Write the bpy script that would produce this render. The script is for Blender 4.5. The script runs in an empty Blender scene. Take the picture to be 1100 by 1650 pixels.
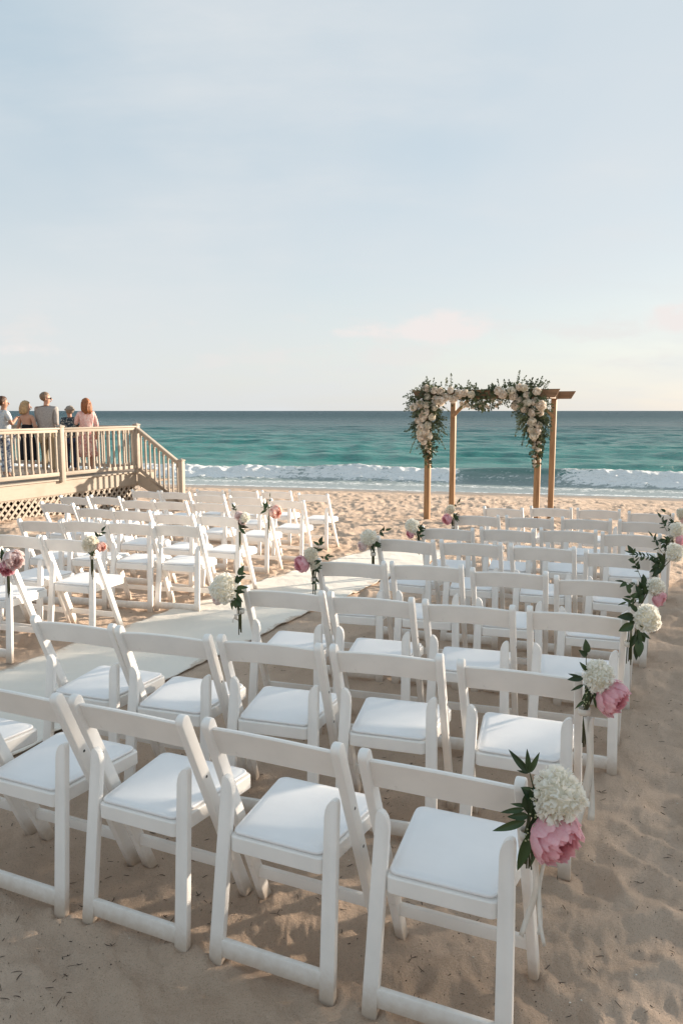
import bpy, bmesh, math, random
import numpy as np
from mathutils import Vector, Matrix, Euler

scene = bpy.context.scene
COL = scene.collection
PI = math.pi

# ------------------------------------------------------------------ camera
cam_data = bpy.data.cameras.new("camera")
cam = bpy.data.objects.new("camera", cam_data)
COL.objects.link(cam)
cam.location = (0, 0, 1.709)
cam.rotation_euler = (math.radians(90 - 7.383), 0, 0)
cam_data.sensor_width = 36.0
cam_data.sensor_fit = 'AUTO'
cam_data.lens = 27.45
cam_data.clip_start = 0.05
cam_data.clip_end = 60000
scene.camera = cam

# ------------------------------------------------------------------ light
SUN_AZ = (0.871, 0.491)            # horizontal direction towards the sun (x right, y away)
SUN_EL = math.radians(12.0)
sv = Vector((SUN_AZ[0] * math.cos(SUN_EL), SUN_AZ[1] * math.cos(SUN_EL), math.sin(SUN_EL)))
sun_data = bpy.data.lights.new("sun", 'SUN')
sun_data.energy = 3.6
sun_data.angle = math.radians(0.9)
sun_data.color = (1.0, 0.86, 0.70)
sun = bpy.data.objects.new("sun", sun_data)
COL.objects.link(sun)
sun.rotation_euler = sv.to_track_quat('Z', 'Y').to_euler()

world = bpy.data.worlds.new("World")
scene.world = world
world.use_nodes = True
wt = world.node_tree
wt.nodes.clear()

def wn(t, **kw):
    n = wt.nodes.new(t)
    for k, v in kw.items():
        setattr(n, k, v)
    return n
def wmath(op, a, b=None, clamp=False):
    n = wn('ShaderNodeMath', operation=op, use_clamp=clamp)
    for i, q in enumerate((a, b)):
        if q is None: continue
        if isinstance(q, (int, float)): n.inputs[i].default_value = q
        else: wt.links.new(q, n.inputs[i])
    return n.outputs[0]
def wmix(f, a, b):
    n = wn('ShaderNodeMix', data_type='RGBA')
    for i, q in ((0, f), (6, a), (7, b)):
        if isinstance(q, (int, float)): n.inputs[i].default_value = q
        elif isinstance(q, tuple): n.inputs[i].default_value = (*q, 1)
        else: wt.links.new(q, n.inputs[i])
    return n.outputs[2]
def wramp(f, a, b, smooth=True):
    n = wn('ShaderNodeMapRange', interpolation_type='SMOOTHSTEP' if smooth else 'LINEAR')
    wt.links.new(f, n.inputs[0])
    n.inputs[1].default_value = a; n.inputs[2].default_value = b
    return n.outputs[0]

sky = wn('ShaderNodeTexSky', sky_type='NISHITA')
sky.sun_disc = False
sky.sun_elevation = SUN_EL
sky.sun_rotation = math.atan2(SUN_AZ[0], SUN_AZ[1])
sky.air_density = 1.0
sky.dust_density = 1.2
sky.ozone_density = 1.5
tc = wn('ShaderNodeTexCoord')
sep = wn('ShaderNodeSeparateXYZ')
wt.links.new(tc.outputs['Generated'], sep.inputs[0])
DX, DY, DZ = sep.outputs
dzp = wmath('ADD', wmath('MAXIMUM', DZ, 0.0), 0.22)
comb = wn('ShaderNodeCombineXYZ')
wt.links.new(wmath('DIVIDE', DX, dzp), comb.inputs[0])
wt.links.new(wmath('DIVIDE', DY, dzp), comb.inputs[1])
def wnoise(vec, scale, detail=6, rough=0.55, off=(0, 0, 0), sc=(1, 1, 1)):
    m = wn('ShaderNodeMapping')
    m.inputs['Location'].default_value = off
    m.inputs['Scale'].default_value = sc
    wt.links.new(vec, m.inputs[0])
    n = wn('ShaderNodeTexNoise')
    n.inputs['Scale'].default_value = scale
    n.inputs['Detail'].default_value = detail
    n.inputs['Roughness'].default_value = rough
    wt.links.new(m.outputs[0], n.inputs['Vector'])
    return n.outputs[0]
# thin high veil of cloud
veil = wnoise(comb.outputs[0], 0.62, 5, 0.5, (3.1, 1.7, 0), (1.0, 0.7, 1))
veil = wramp(veil, 0.36, 0.66)
wisp = wnoise(comb.outputs[0], 2.2, 8, 0.6, (0.4, 5.0, 0), (0.6, 1.3, 1))
wisp = wramp(wisp, 0.42, 0.78)
# blue of the air falling off to a pale horizon
elev = wramp(DZ, 0.0, 0.62, False)
air = wmix(wramp(DZ, -0.02, 0.50), (2.50, 2.56, 2.57), (1.44, 1.92, 2.24))
base = wmix(0.86, sky.outputs[0], air)
f_v = wmath('MULTIPLY', wmath('ADD', wmath('MULTIPLY', veil, 0.62), wmath('MULTIPLY', wisp, 0.30)), 1.0, True)
c1 = wmix(f_v, base, (2.56, 2.65, 2.72))
# low cumulus just above the sea
low = wnoise(tc.outputs['Generated'], 9.0, 7, 0.6, (0.0, 0.0, 0.0), (1, 1, 2.6))
lowm = wramp(low, 0.50, 0.66)
band = wmath('MULTIPLY', wramp(DZ, 0.030, 0.060), wmath('SUBTRACT', 1.0, wramp(DZ, 0.085, 0.15)))
def blob(az, el, saz, sel):
    # a bank of cloud centred on one bearing
    a = wmath('ARCTAN2', DX, DY)
    da = wmath('DIVIDE', wmath('SUBTRACT', a, math.radians(az)), math.radians(saz))
    de = wmath('DIVIDE', wmath('SUBTRACT', DZ, math.sin(math.radians(el))), math.sin(math.radians(sel)))
    s = wmath('ADD', wmath('MULTIPLY', da, da), wmath('MULTIPLY', de, de))
    return wmath('POWER', 2.718, wmath('MULTIPLY', s, -1.0))
fine = wnoise(tc.outputs['Generated'], 26.0, 8, 0.62, (0.3, 0.1, 0.0), (1, 1, 1.9))
banks = wmath('ADD', blob(7.3, 5.9, 3.6, 1.35), blob(23.6, 6.0, 3.0, 1.2))
banks = wmath('ADD', banks, wmath('MULTIPLY', blob(1.0, 5.6, 3.2, 0.6), 0.6))
banks = wmath('ADD', banks, wmath('MULTIPLY', blob(-22.0, 4.0, 4.0, 0.7), 0.5))
banks = wmath('ADD', banks, wmath('MULTIPLY', blob(52.0, 6.0, 6.0, 1.5), 0.9))
banks = wmath('ADD', banks, wmath('MULTIPLY', blob(-48.0, 6.0, 7.0, 1.4), 0.9))
bm = wramp(wmath('MULTIPLY', banks, wmath('ADD', wmath('MULTIPLY', fine, 1.7), -0.12)), 0.20, 0.60)
c2 = wmix(wmath('MULTIPLY', wmath('MULTIPLY', lowm, band), 0.5), c1, (2.80, 2.68, 2.62))
c3 = wmix(wmath('MULTIPLY', bm, 0.95), c2, (2.98, 2.80, 2.73))
bg = wn('ShaderNodeBackground')
bg.inputs['Strength'].default_value = 0.10
wt.links.new(c3, bg.inputs['Color'])
wo = wn('ShaderNodeOutputWorld')
wt.links.new(bg.outputs[0], wo.inputs[0])

scene.view_settings.view_transform = 'Standard'
scene.view_settings.look = 'None'
scene.view_settings.gamma = 1
scene.view_settings.exposure = 1.58
scene.render.film_transparent = False

# ------------------------------------------------------------------ helpers
def tag(o, label=None, cat=None, group=None, kind=None):
    if label: o['label'] = label
    if cat: o['category'] = cat
    if group: o['group'] = group
    if kind: o['kind'] = kind
    return o
def empty(name, loc=(0, 0, 0), rz=0.0):
    o = bpy.data.objects.new(name, None)
    COL.objects.link(o)
    o.empty_display_size = 0.1
    o.location = loc
    o.rotation_euler = (0, 0, rz)
    return o
def link(name, me, parent=None, mat=None):
    o = bpy.data.objects.new(name, me)
    COL.objects.link(o)
    if parent is not None: o.parent = parent
    if mat is not None and len(me.materials) == 0: me.materials.append(mat)
    return o
def bm_mesh(name, bm, mat=None, smooth=False, angle=None):
    me = bpy.data.meshes.new(name)
    bm.normal_update()
    bm.to_mesh(me); bm.free()
    if mat: me.materials.append(mat)
    if smooth:
        me.polygons.foreach_set('use_smooth', [True] * len(me.polygons))
        if angle is not None:
            me.set_sharp_from_angle(angle=angle)
    return me
def bm_new():
    return bmesh.new()
def box(bm, c, s, M=None, bevel=0.0, seg=2):
    """box centred on c with full sizes s; M transforms it afterwards"""
    r = bmesh.ops.create_cube(bm, size=1.0)
    vs = r['verts']
    for v in vs:
        v.co = Vector((v.co.x * s[0] + c[0], v.co.y * s[1] + c[1], v.co.z * s[2] + c[2]))
    if bevel > 0:
        es = list({e for v in vs for e in v.link_edges})
        rr = bmesh.ops.bevel(bm, geom=es, offset=bevel, segments=seg, profile=0.5, affect='EDGES')
        vs = list({v for f in rr['faces'] for v in f.verts} | {v for v in vs if v.is_valid})
    if M is not None:
        for v in vs: v.co = M @ v.co
    return vs
def beam_between(bm, p, q, w, h, bevel=0.0, up=Vector((0, 0, 1)), seg=2):
    """square section bar from p to q: w across, h in the up direction"""
    p = Vector(p); q = Vector(q); d = q - p; L = d.length; d.normalize()
    side = d.cross(up); side.normalize(); u2 = side.cross(d)
    M = Matrix((( side.x, d.x, u2.x, (p.x + q.x) / 2), (side.y, d.y, u2.y, (p.y + q.y) / 2), (side.z, d.z, u2.z, (p.z + q.z) / 2), (0, 0, 0, 1)))
    return box(bm, (0, 0, 0), (w, L, h), M, bevel, seg)
def prism(bm, pts, depth, M=None):
    """2-D outline in x-z extruded along y by depth (centred)"""
    a = [bm.verts.new((x, -depth / 2, z)) for x, z in pts]
    b = [bm.verts.new((x, depth / 2, z)) for x, z in pts]
    n = len(pts)
    bm.faces.new(a); bm.faces.new(b[::-1])
    for i in range(n):
        j = (i + 1) % n
        bm.faces.new((a[j], a[i], b[i], b[j]))
    if M is not None:
        for v in a + b: v.co = M @ v.co
    return a + b
def tube(bm, pts, radii, n=8, cap=True):
    pts = [Vector(p) for p in pts]
    if isinstance(radii, (int, float)): radii = [radii] * len(pts)
    rings = []
    prev = None
    for i, p in enumerate(pts):
        d = (pts[min(i + 1, len(pts) - 1)] - pts[max(i - 1, 0)]).normalized()
        ref = prev if prev is not None else (Vector((0, 0, 1)) if abs(d.z) < 0.9 else Vector((1, 0, 0)))
        u = (ref - d * ref.dot(d))
        if u.length < 1e-5: u = d.orthogonal()
        u.normalize(); v = d.cross(u); prev = u
        rings.append([bm.verts.new(p + (u * math.cos(2 * PI * k / n) + v * math.sin(2 * PI * k / n)) * radii[i]) for k in range(n)])
    for a, b in zip(rings, rings[1:]):
        for k in range(n):
            bm.faces.new((a[k], a[(k + 1) % n], b[(k + 1) % n], b[k]))
    if cap:
        bm.faces.new(rings[0][::-1]); bm.faces.new(rings[-1])
def ellipsoid(bm, c, r, sub=2, M=None):
    rr = bmesh.ops.create_icosphere(bm, subdivisions=sub, radius=1.0)
    for v in rr['verts']:
        v.co = Vector((v.co.x * r[0], v.co.y * r[1], v.co.z * r[2]))
        if M is not None: v.co = M @ v.co
        v.co += Vector(c)
    return rr['verts']
def grid_faces(nr, nc, wrap=False):
    i = np.arange(nr - 1)[:, None]; j = np.arange(nc - 1)[None, :]
    a = (i * nc + j).ravel()
    return np.stack([a, a + 1, a + nc + 1, a + nc], 1)
def np_mesh(name, V, F, mat, smooth=True):
    me = bpy.data.meshes.new(name)
    me.vertices.add(len(V)); me.vertices.foreach_set('co', V.astype(np.float32).ravel())
    me.loops.add(F.size); me.loops.foreach_set('vertex_index', F.astype(np.int32).ravel())
    me.polygons.add(len(F))
    me.polygons.foreach_set('loop_start', np.arange(0, F.size, F.shape[1], dtype=np.int32))
    me.polygons.foreach_set('loop_total', np.full(len(F), F.shape[1], dtype=np.int32))
    me.polygons.foreach_set('use_smooth', np.full(len(F), smooth))
    me.update(calc_edges=True)
    me.materials.append(mat)
    return me

# ---- node material helper
class MT:
    def __init__(self, name, base=(0.8, 0.8, 0.8), rough=0.5, spec=0.5):
        self.m = bpy.data.materials.new(name); self.m.use_nodes = True
        self.t = self.m.node_tree
        self.p = self.t.nodes['Principled BSDF']
        self.p.inputs['Base Color'].default_value = (*base, 1)
        self.p.inputs['Roughness'].default_value = rough
        self.p.inputs['Specular IOR Level'].default_value = spec
        self.tc = self.t.nodes.new('ShaderNodeTexCoord')
    def n(self, t, **kw):
        x = self.t.nodes.new(t)
        for k, v in kw.items(): setattr(x, k, v)
        return x
    def put(self, q, sock):
        if q is None: return
        if isinstance(q, (int, float)): sock.default_value = q
        elif isinstance(q, tuple): sock.default_value = (*q, 1) if len(sock.default_value) == 4 else q
        else: self.t.links.new(q, sock)
    def math(self, op, a, b=None, c=None, clamp=False):
        x = self.n('ShaderNodeMath', operation=op, use_clamp=clamp)
        for i, q in enumerate((a, b, c)): self.put(q, x.inputs[i])
        return x.outputs[0]
    def mix(self, f, a, b, mode='MIX'):
        x = self.n('ShaderNodeMix', data_type='RGBA', blend_type=mode)
        for i, q in ((0, f), (6, a), (7, b)): self.put(q, x.inputs[i])
        return x.outputs[2]
    def ramp(self, f, a, b, lo=0.0, hi=1.0, smooth=True):
        x = self.n('ShaderNodeMapRange', interpolation_type='SMOOTHSTEP' if smooth else 'LINEAR')
        self.put(f, x.inputs[0])
        for i, q in ((1, a), (2, b), (3, lo), (4, hi)): x.inputs[i].default_value = q
        return x.outputs[0]
    def vec(self, src='Object', sc=(1, 1, 1), loc=(0, 0, 0), rot=(0, 0, 0)):
        m = self.n('ShaderNodeMapping')
        m.inputs['Scale'].default_value = sc; m.inputs['Location'].default_value = loc; m.inputs['Rotation'].default_value = rot
        self.t.links.new(self.tc.outputs[src] if isinstance(src, str) else src, m.inputs[0])
        return m.outputs[0]
    def noise(self, vec, scale, detail=4, rough=0.55, out=0, dist=0.0):
        x = self.n('ShaderNodeTexNoise')
        x.inputs['Scale'].default_value = scale; x.inputs['Detail'].default_value = detail
        x.inputs['Roughness'].default_value = rough; x.inputs['Distortion'].default_value = dist
        self.put(vec, x.inputs['Vector'])
        return x.outputs[out]
    def base(self, q): self.put(q, self.p.inputs['Base Color'])
    def rough(self, q): self.put(q, self.p.inputs['Roughness'])
    def bump(self, h, strength=0.3, dist=0.01, normal=None):
        b = self.n('ShaderNodeBump')
        b.inputs['Strength'].default_value = strength; b.inputs['Distance'].default_value = dist
        self.put(h, b.inputs['Height'])
        if normal is not None: self.t.links.new(normal, b.inputs['Normal'])
        self.t.links.new(b.outputs[0], self.p.inputs['Normal'])
        return b.outputs[0]
    def rnd(self):
        return self.n('ShaderNodeObjectInfo').outputs['Random']

# ---- numpy noise
_rs = np.random.RandomState(11)
_LAT = _rs.rand(256, 256)
def vnoise(x, y, off=0):
    x = x + off * 17.31; y = y + off * 9.77
    xi = np.floor(x).astype(int); yi = np.floor(y).astype(int)
    fx = x - xi; fy = y - yi
    fx = fx * fx * (3 - 2 * fx); fy = fy * fy * (3 - 2 * fy)
    a = _LAT[xi & 255, yi & 255]; b = _LAT[(xi + 1) & 255, yi & 255]
    c = _LAT[xi & 255, (yi + 1) & 255]; d = _LAT[(xi + 1) & 255, (yi + 1) & 255]
    return (a + (b - a) * fx) * (1 - fy) + (c + (d - c) * fx) * fy
def fbm(x, y, oct=4, off=0, gain=0.5):
    s = 0; a = 1; t = 0
    for i in range(oct):
        s = s + a * vnoise(x * 2 ** i, y * 2 ** i, off + i * 3); t += a; a *= gain
    return s / t
def cells(x, y, off=0, asp=1.8):
    """nearest jittered point of a grid; returns stretched distance and that cell's random number"""
    xi = np.floor(x).astype(int); yi = np.floor(y).astype(int)
    best = np.full(x.shape, 9.0); rid = np.zeros(x.shape)
    for dx in (-1, 0, 1):
        for dy in (-1, 0, 1):
            cx = xi + dx; cy = yi + dy
            jx = _LAT[(cx + 31 * off) & 255, (cy * 3 + 7) & 255]; jy = _LAT[(cx * 5 + 3) & 255, (cy + 57 * off) & 255]
            an = _LAT[(cx * 7 + 11 + off) & 255, (cy * 2 + 5) & 255] * PI
            r = _LAT[(cx * 3 + 77) & 255, (cy * 7 + 13 + off) & 255]
            ddx = x - (cx + jx); ddy = y - (cy + jy)
            u = ddx * np.cos(an) + ddy * np.sin(an); v = -ddx * np.sin(an) + ddy * np.cos(an)
            d = np.sqrt(u * u + (v * asp) ** 2)
            m = d < best
            best = np.where(m, d, best); rid = np.where(m, r, rid)
    return best, rid

# ---- where the chairs stand: middle of the rear feet (x, y) and turn
ROWS = {
    'A': [(-1.602, 2.765, -0.428), (-1.129, 2.549, -0.424), (-0.677, 2.358, -0.436), (-0.215, 2.156, -0.42), (0.256, 1.958, -0.408)],
    'B': [(-1.203, 3.399, -0.368), (-0.769, 3.239, -0.311), (-0.302, 3.095, -0.289), (0.171, 2.95, -0.303), (0.65, 2.78, -0.362)],
    'C': [(-0.309, 4.026, -0.295), (0.146, 3.888, -0.304), (0.622, 3.738, -0.313), (1.1, 3.578, -0.327)],
    'D': [(0.057, 4.837, -0.282), (0.521, 4.707, -0.288), (0.997, 4.559, -0.306), (1.462, 4.402, -0.329)],
    'E': [(0.465, 5.783, -0.377), (0.937, 5.595, -0.327), (1.41, 5.379, -0.378), (1.86, 5.183, -0.356)],
    'F': [(0.896, 6.579, -0.299), (1.376, 6.436, -0.362), (1.848, 6.284, -0.347), (2.301, 6.116, -0.333)],
    'G': [(1.329, 7.594, -0.407), (1.794, 7.405, -0.36), (2.281, 7.214, -0.351), (2.756, 7.039, -0.4)],
    'H': [(1.822, 8.773, -0.409), (2.311, 8.573, -0.388), (2.779, 8.364, -0.363), (3.225, 8.087, -0.363)],
    'LA': [(-2.453, 5.237, -0.304)],
    'LB': [(-2.476, 5.834, -0.342), (-2.039, 5.715, -0.325)],
    'LC': [(-2.686, 6.887, -0.285), (-2.261, 6.768, -0.316), (-1.839, 6.656, -0.263), (-1.43, 6.628, -0.258)],
    'LD': [(-3.076, 8.391, -0.394), (-2.579, 8.069, -0.33), (-2.114, 7.771, -0.344), (-1.641, 7.512, -0.362), (-1.159, 7.259, -0.346)],
    'LE': [(-3.412, 9.887, -0.41), (-2.917, 9.56, -0.417), (-2.43, 9.246, -0.381), (-1.982, 8.973, -0.357), (-1.487, 8.719, -0.386), (-1.005, 8.512, -0.348)],
    'LF': [(-2.824, 11.156, -0.331), (-2.313, 10.773, -0.318), (-1.739, 10.211, -0.349), (-1.225, 9.85, -0.328), (-0.675, 9.483, -0.315)],
    'LG': [(-1.938, 11.408, -0.369), (-1.423, 11.166, -0.325), (-0.911, 10.909, -0.325), (-0.384, 10.576, -0.4)],
}

# ---- lie of the land: level under the chairs, then falling gently to the water
SEA_Z = -0.98
def tsea(x, y): return 0.267 * x + 0.964 * y
def G(x, y):
    t = tsea(x, y) - 6.5
    return -0.05 * 0.5 * (t + np.sqrt(t * t + 1.5))
FEET = []
for _k in 'ABCD':
    for _x, _y, _a in ROWS[_k]:
        for _fx, _fy in ((-.19, 0), (.19, 0), (-.2135, .35), (.2135, .35)):
            FEET.append((_x + math.cos(_a) * _fx - math.sin(_a) * _fy, _y + math.sin(_a) * _fx + math.cos(_a) * _fy))
def sand_h(x, y):
    x = np.asarray(x, float); y = np.asarray(y, float)
    t = tsea(x, y)
    r = np.hypot(x, y)
    wet = np.clip((25.5 - t) / 3.0, 0, 1)                     # smooth, washed sand near the water
    far = np.clip((r - 4.5) / 5.0, 0, 1)
    # how much walked over: heavy beyond the chairs, lighter in the foreground
    right = np.clip((x - 0.50 - 0.475 * (y - 1.9)) / 0.35, 0, 1)
    tr = 0.50 + 0.45 * right + 0.5 * far
    h = (fbm(x * 0.9, y * 0.9, 3, 1) - 0.5) * 0.06
    h = h + (fbm(x * 2.6, y * 2.6, 3, 5) - 0.5) * (0.045 + 0.05 * right + 0.045 * far)
    d, q = cells(x * 2.3 + fbm(x * 3, y * 3, 2, 8) * .5, y * 2.3, 1, 1.9)
    dim = -np.exp(-(d / 0.30) ** 2) + 0.42 * np.exp(-((d - 0.47) / 0.13) ** 2)
    h = h + dim * (0.020 + 0.034 * q) * tr
    d2, q2 = cells(x * 4.6 + 3.3, y * 4.6 + fbm(x * 5, y * 5, 2, 4) * .6, 2, 1.4)
    h = h + (-np.exp(-(d2 / 0.34) ** 2) + 0.3 * np.exp(-((d2 - 0.52) / 0.14) ** 2)) * 0.013 * (q2 > 0.35) * (0.25 + 0.9 * far)
    # raked ridges in the soft sand at the right
    w = (x * 0.74 + y * 0.67 + 0.42 * fbm(x * 1.5, y * 1.5, 4, 15)) * 4.4
    ww = w % 1.0; rid = np.where(ww < 0.68, ww / 0.68, (1 - ww) / 0.32)
    h = h + (rid ** 1.4 - 0.4) * 0.055 * right * (1 - 0.6 * far) * np.clip(fbm(x * 1.3, y * 1.3, 2, 21) * 3.0 - 0.75, 0.15, 1)
    h = h + (fbm(x * 14, y * 14, 3, 9) - 0.5) * (0.024 + 0.001 * far)
    h = h - 0.007 * np.clip(fbm(x * 7.5, y * 7.5, 2, 50) - 0.60, 0, .2) / .2 * (1 - far)
    h = h + (fbm(x * 45, y * 45, 2, 12) - 0.5) * 0.0065
    # pressed flat under the aisle cloth
    u = (x + 2.33) * 0.428 + (y - 2.25) * 0.904; v = -(x + 2.33) * 0.904 + (y - 2.25) * 0.428
    m = np.clip((0.62 - np.abs(v - 0.55)) / 0.12, 0, 1) * np.clip((u + 0.3) / 0.3, 0, 1) * np.clip((9.3 - u) / 0.3, 0, 1)
    h = h * (1 - 0.85 * m)
    # little collars of sand pushed up by the near chairs' feet
    if h.size > 50:
        near = (np.hypot(x, y) < 5.6)
        if near.any():
            xn, yn = x[near], y[near]; add = np.zeros_like(xn)
            for fx, fy in FEET:
                d2 = (xn - fx) ** 2 + (yn - fy) ** 2
                k = d2 < 0.03
                if k.any():
                    d = np.sqrt(d2[k])
                    add[k] += 0.013 * np.exp(-((d - 0.042) / 0.024) ** 2) * (0.5 + vnoise(xn[k] * 25, yn[k] * 25, 3)) - 0.004 * np.exp(-(d / 0.02) ** 2)
            h = h.copy(); h[near] += add
    return G(x, y) + h * (0.12 + 0.88 * wet)
def sand_z(x, y): return float(sand_h(np.array([x]), np.array([y]))[0])

# ------------------------------------------------------------------ materials
def mat_sand():
    M = MT('sand', rough=0.95, spec=0.15)
    v = M.vec('Object')
    a = M.noise(v, 1.1, 4, 0.6)
    b = M.noise(v, 9.0, 5, 0.65)
    g = M.noise(v, 420.0, 2, 0.7)
    c = M.mix(M.ramp(a, 0.35, 0.68), (0.600, 0.440, 0.325), (0.680, 0.515, 0.395))
    c = M.mix(M.math('MULTIPLY', M.ramp(b, 0.45, 0.72), 0.35), c, (0.480, 0.350, 0.255))
    # separate grains, some dark, some pale
    vo = M.n('ShaderNodeTexVoronoi'); vo.inputs['Scale'].default_value = 420.0
    M.put(v, vo.inputs['Vector'])
    sp = M.n('ShaderNodeSeparateColor'); M.t.links.new(vo.outputs['Color'], sp.inputs[0])
    c = M.mix(M.math('MULTIPLY', M.math('GREATER_THAN', sp.outputs[0], 0.88), 0.30), c, (0.20, 0.135, 0.09))
    c = M.mix(M.math('MULTIPLY', M.math('GREATER_THAN', sp.outputs[1], 0.90), 0.45), c, (0.62, 0.52, 0.42))
    # damp strip at the water
    dt = M.n('ShaderNodeVectorMath', operation='DOT_PRODUCT')
    M.put(M.tc.outputs['Object'], dt.inputs[0]); dt.inputs[1].default_value = (0.267, 0.964, 0)
    edge = M.math('ADD', dt.outputs['Value'], M.math('MULTIPLY', M.noise(v, 0.35, 3), 1.6))
    damp = M.ramp(edge, 24.6, 25.9)
    c = M.mix(M.math('MULTIPLY', damp, 0.75), c, (0.235, 0.180, 0.130))
    M.base(c)
    M.rough(M.ramp(damp, 0, 1, 0.95, 0.32))
    h = M.math('ADD', M.math('MULTIPLY', g, 0.5), M.math('MULTIPLY', M.noise(v, 90.0, 4, 0.7), 1.0))
    h = M.math('MULTIPLY', h, M.ramp(damp, 0, 1, 1.0, 0.15))
    M.bump(h, 0.9, 0.013)
    return M.m
def mat_sea():
    M = MT('sea_water', rough=0.16, spec=0.5)
    v = M.vec('Object')
    dt = M.n('ShaderNodeVectorMath', operation='DOT_PRODUCT')
    M.put(M.tc.outputs['Object'], dt.inputs[0]); dt.inputs[1].default_value = (0.267, 0.964, 0)
    dl = M.n('ShaderNodeVectorMath', operation='DOT_PRODUCT')
    M.put(M.tc.outputs['Object'], dl.inputs[0]); dl.inputs[1].default_value = (0.964, -0.267, 0)
    t = dt.outputs['Value']
    # patches run along the shore
    rot = (0, 0, math.radians(15.5))
    p1 = M.noise(M.vec('Object', (0.012, 0.055, 1), rot=rot), 1.0, 4, 0.6)
    p2 = M.noise(M.vec('Object', (0.05, 0.30, 1), rot=rot), 1.0, 4, 0.6)
    lt = M.math('LOGARITHM', M.math('MAXIMUM', t, 1.0), 10.0)
    lt = M.math('ADD', lt, M.math('MULTIPLY', M.math('SUBTRACT', p1, 0.5), 0.35))
    lt = M.math('ADD', lt, M.math('MULTIPLY', M.math('SUBTRACT', p2, 0.5), 0.14))
    cr = M.n('ShaderNodeValToRGB')
    M.put(M.ramp(lt, 1.40, 2.90, smooth=False), cr.inputs[0])
    e = cr.color_ramp.elements
    e[0].position = 0.0; e[0].color = (0.40, 0.43, 0.41, 1)  # thin foamy wash, its reflection of the sky put into the colour
    e[1].position = 1.0; e[1].color = (0.006, 0.052, 0.070, 1)
    for pos, c in ((0.045, (0.30, 0.37, 0.35)), (0.075, (0.10, 0.24, 0.21)), (0.12, (0.022, 0.225, 0.190)), (0.25, (0.012, 0.190, 0.170)), (0.38, (0.008, 0.130, 0.130)),
                   (0.56, (0.006, 0.066, 0.078)), (0.78, (0.006, 0.058, 0.072))):
        q = e.new(pos); q.color = (*c, 1)
    col = cr.outputs[0]
    at = M.n('ShaderNodeAttribute'); at.attribute_name = 'foam'
    fo = at.outputs['Fac']
    lace = M.noise(M.vec('Object', (1.0, 1.7, 1.2), rot=rot), 3.4, 7, 0.68, dist=0.6)
    lace2 = M.noise(M.vec('Object', (1.0, 1.4, 1.0), rot=rot), 11.0, 5, 0.7)
    n2 = M.math('ADD', M.math('MULTIPLY', lace, 0.72), M.math('MULTIPLY', lace2, 0.28))
    k = M.math('ADD', fo, M.math('SUBTRACT', n2, 0.5))
    k = M.math('ADD', k, M.math('MULTIPLY', M.math('SUBTRACT', n2, 0.5), 1.1))
    fm = M.ramp(k, 0.42, 0.62)
    fm = M.math('MULTIPLY', fm, M.ramp(fo, 0.02, 0.12))
    # scattered whitecaps far out
    wc = M.noise(M.vec('Object', (0.16, 0.75, 1), rot=rot, loc=(3, 1, 0)), 1.0, 6, 0.66)
    wm = M.math('MULTIPLY', M.ramp(wc, 0.74, 0.79), M.ramp(t, 55, 110))
    fm = M.math('MAXIMUM', fm, M.math('MULTIPLY', wm, 0.8))
    col = M.mix(fm, col, (0.95, 0.94, 0.91))
    M.base(col)
    M.rough(M.math('ADD', M.ramp(fm, 0, 1, 0.20, 0.75), M.ramp(t, 40, 400, 0.0, 0.18)))
    M.put(M.math('MULTIPLY', M.ramp(fm, 0, 1, 0.32, 0.05), M.ramp(t, 29, 60, 1.0, 0.5)), M.p.inputs['Specular IOR Level'])
    M.p.inputs['IOR'].default_value = 1.33
    w1 = M.noise(M.vec('Object', (1.0, 2.3, 1), rot=rot), 2.2, 6, 0.62)
    w2 = M.noise(M.vec('Object', (0.22, 0.55, 1), rot=rot), 1.0, 5, 0.6)
    w3 = M.noise(M.vec('Object', (0.05, 0.12, 1), rot=rot), 1.0, 4, 0.6)
    calm = M.ramp(t, 25.5, 31.0, 0.10, 1.0)
    h = M.math('MULTIPLY', w1, M.math('MULTIPLY', calm, 0.34))
    h = M.math('ADD', h, M.math('MULTIPLY', M.math('MULTIPLY', w2, M.ramp(t, 30, 80)), 2.4))
    h = M.math('ADD', h, M.math('MULTIPLY', M.math('MULTIPLY', w3, M.ramp(t, 80, 500)), 9.0))
    M.bump(h, 0.85, 1.0)
    return M.m
def mat_paint(name='white_paint', base=(0.90, 0.865, 0.825), rough=0.42, dirt=True):
    M = MT(name, rough=rough, spec=0.45)
    v = M.vec('Object')
    n = M.noise(v, 6.0, 4, 0.6)
    c = M.mix(M.ramp(n, 0.3, 0.75), base, tuple(x * 0.93 for x in base))
    sc = M.noise(M.vec('Object', (1, 1, 0.25)), 55.0, 4, 0.7)
    c = M.mix(M.math('MULTIPLY', M.ramp(sc, 0.66, 0.74), 0.30), c, (0.50, 0.46, 0.41))
    if dirt:
        s = M.n('ShaderNodeSeparateXYZ'); M.put(M.tc.outputs['Object'], s.inputs[0])
        z = M.math('ADD', s.outputs[2], M.math('MULTIPLY', M.noise(v, 22.0, 4, 0.7), -0.07))
        c = M.mix(M.ramp(z, -0.03, 0.09, 0.85, 0.0), c, (0.50, 0.39, 0.29))
    M.base(c)
    M.rough(M.ramp(n, 0.2, 0.8, rough - 0.06, rough + 0.12))
    M.bump(M.noise(v, 140.0, 3, 0.6), 0.06, 0.002)
    return M.m
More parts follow.
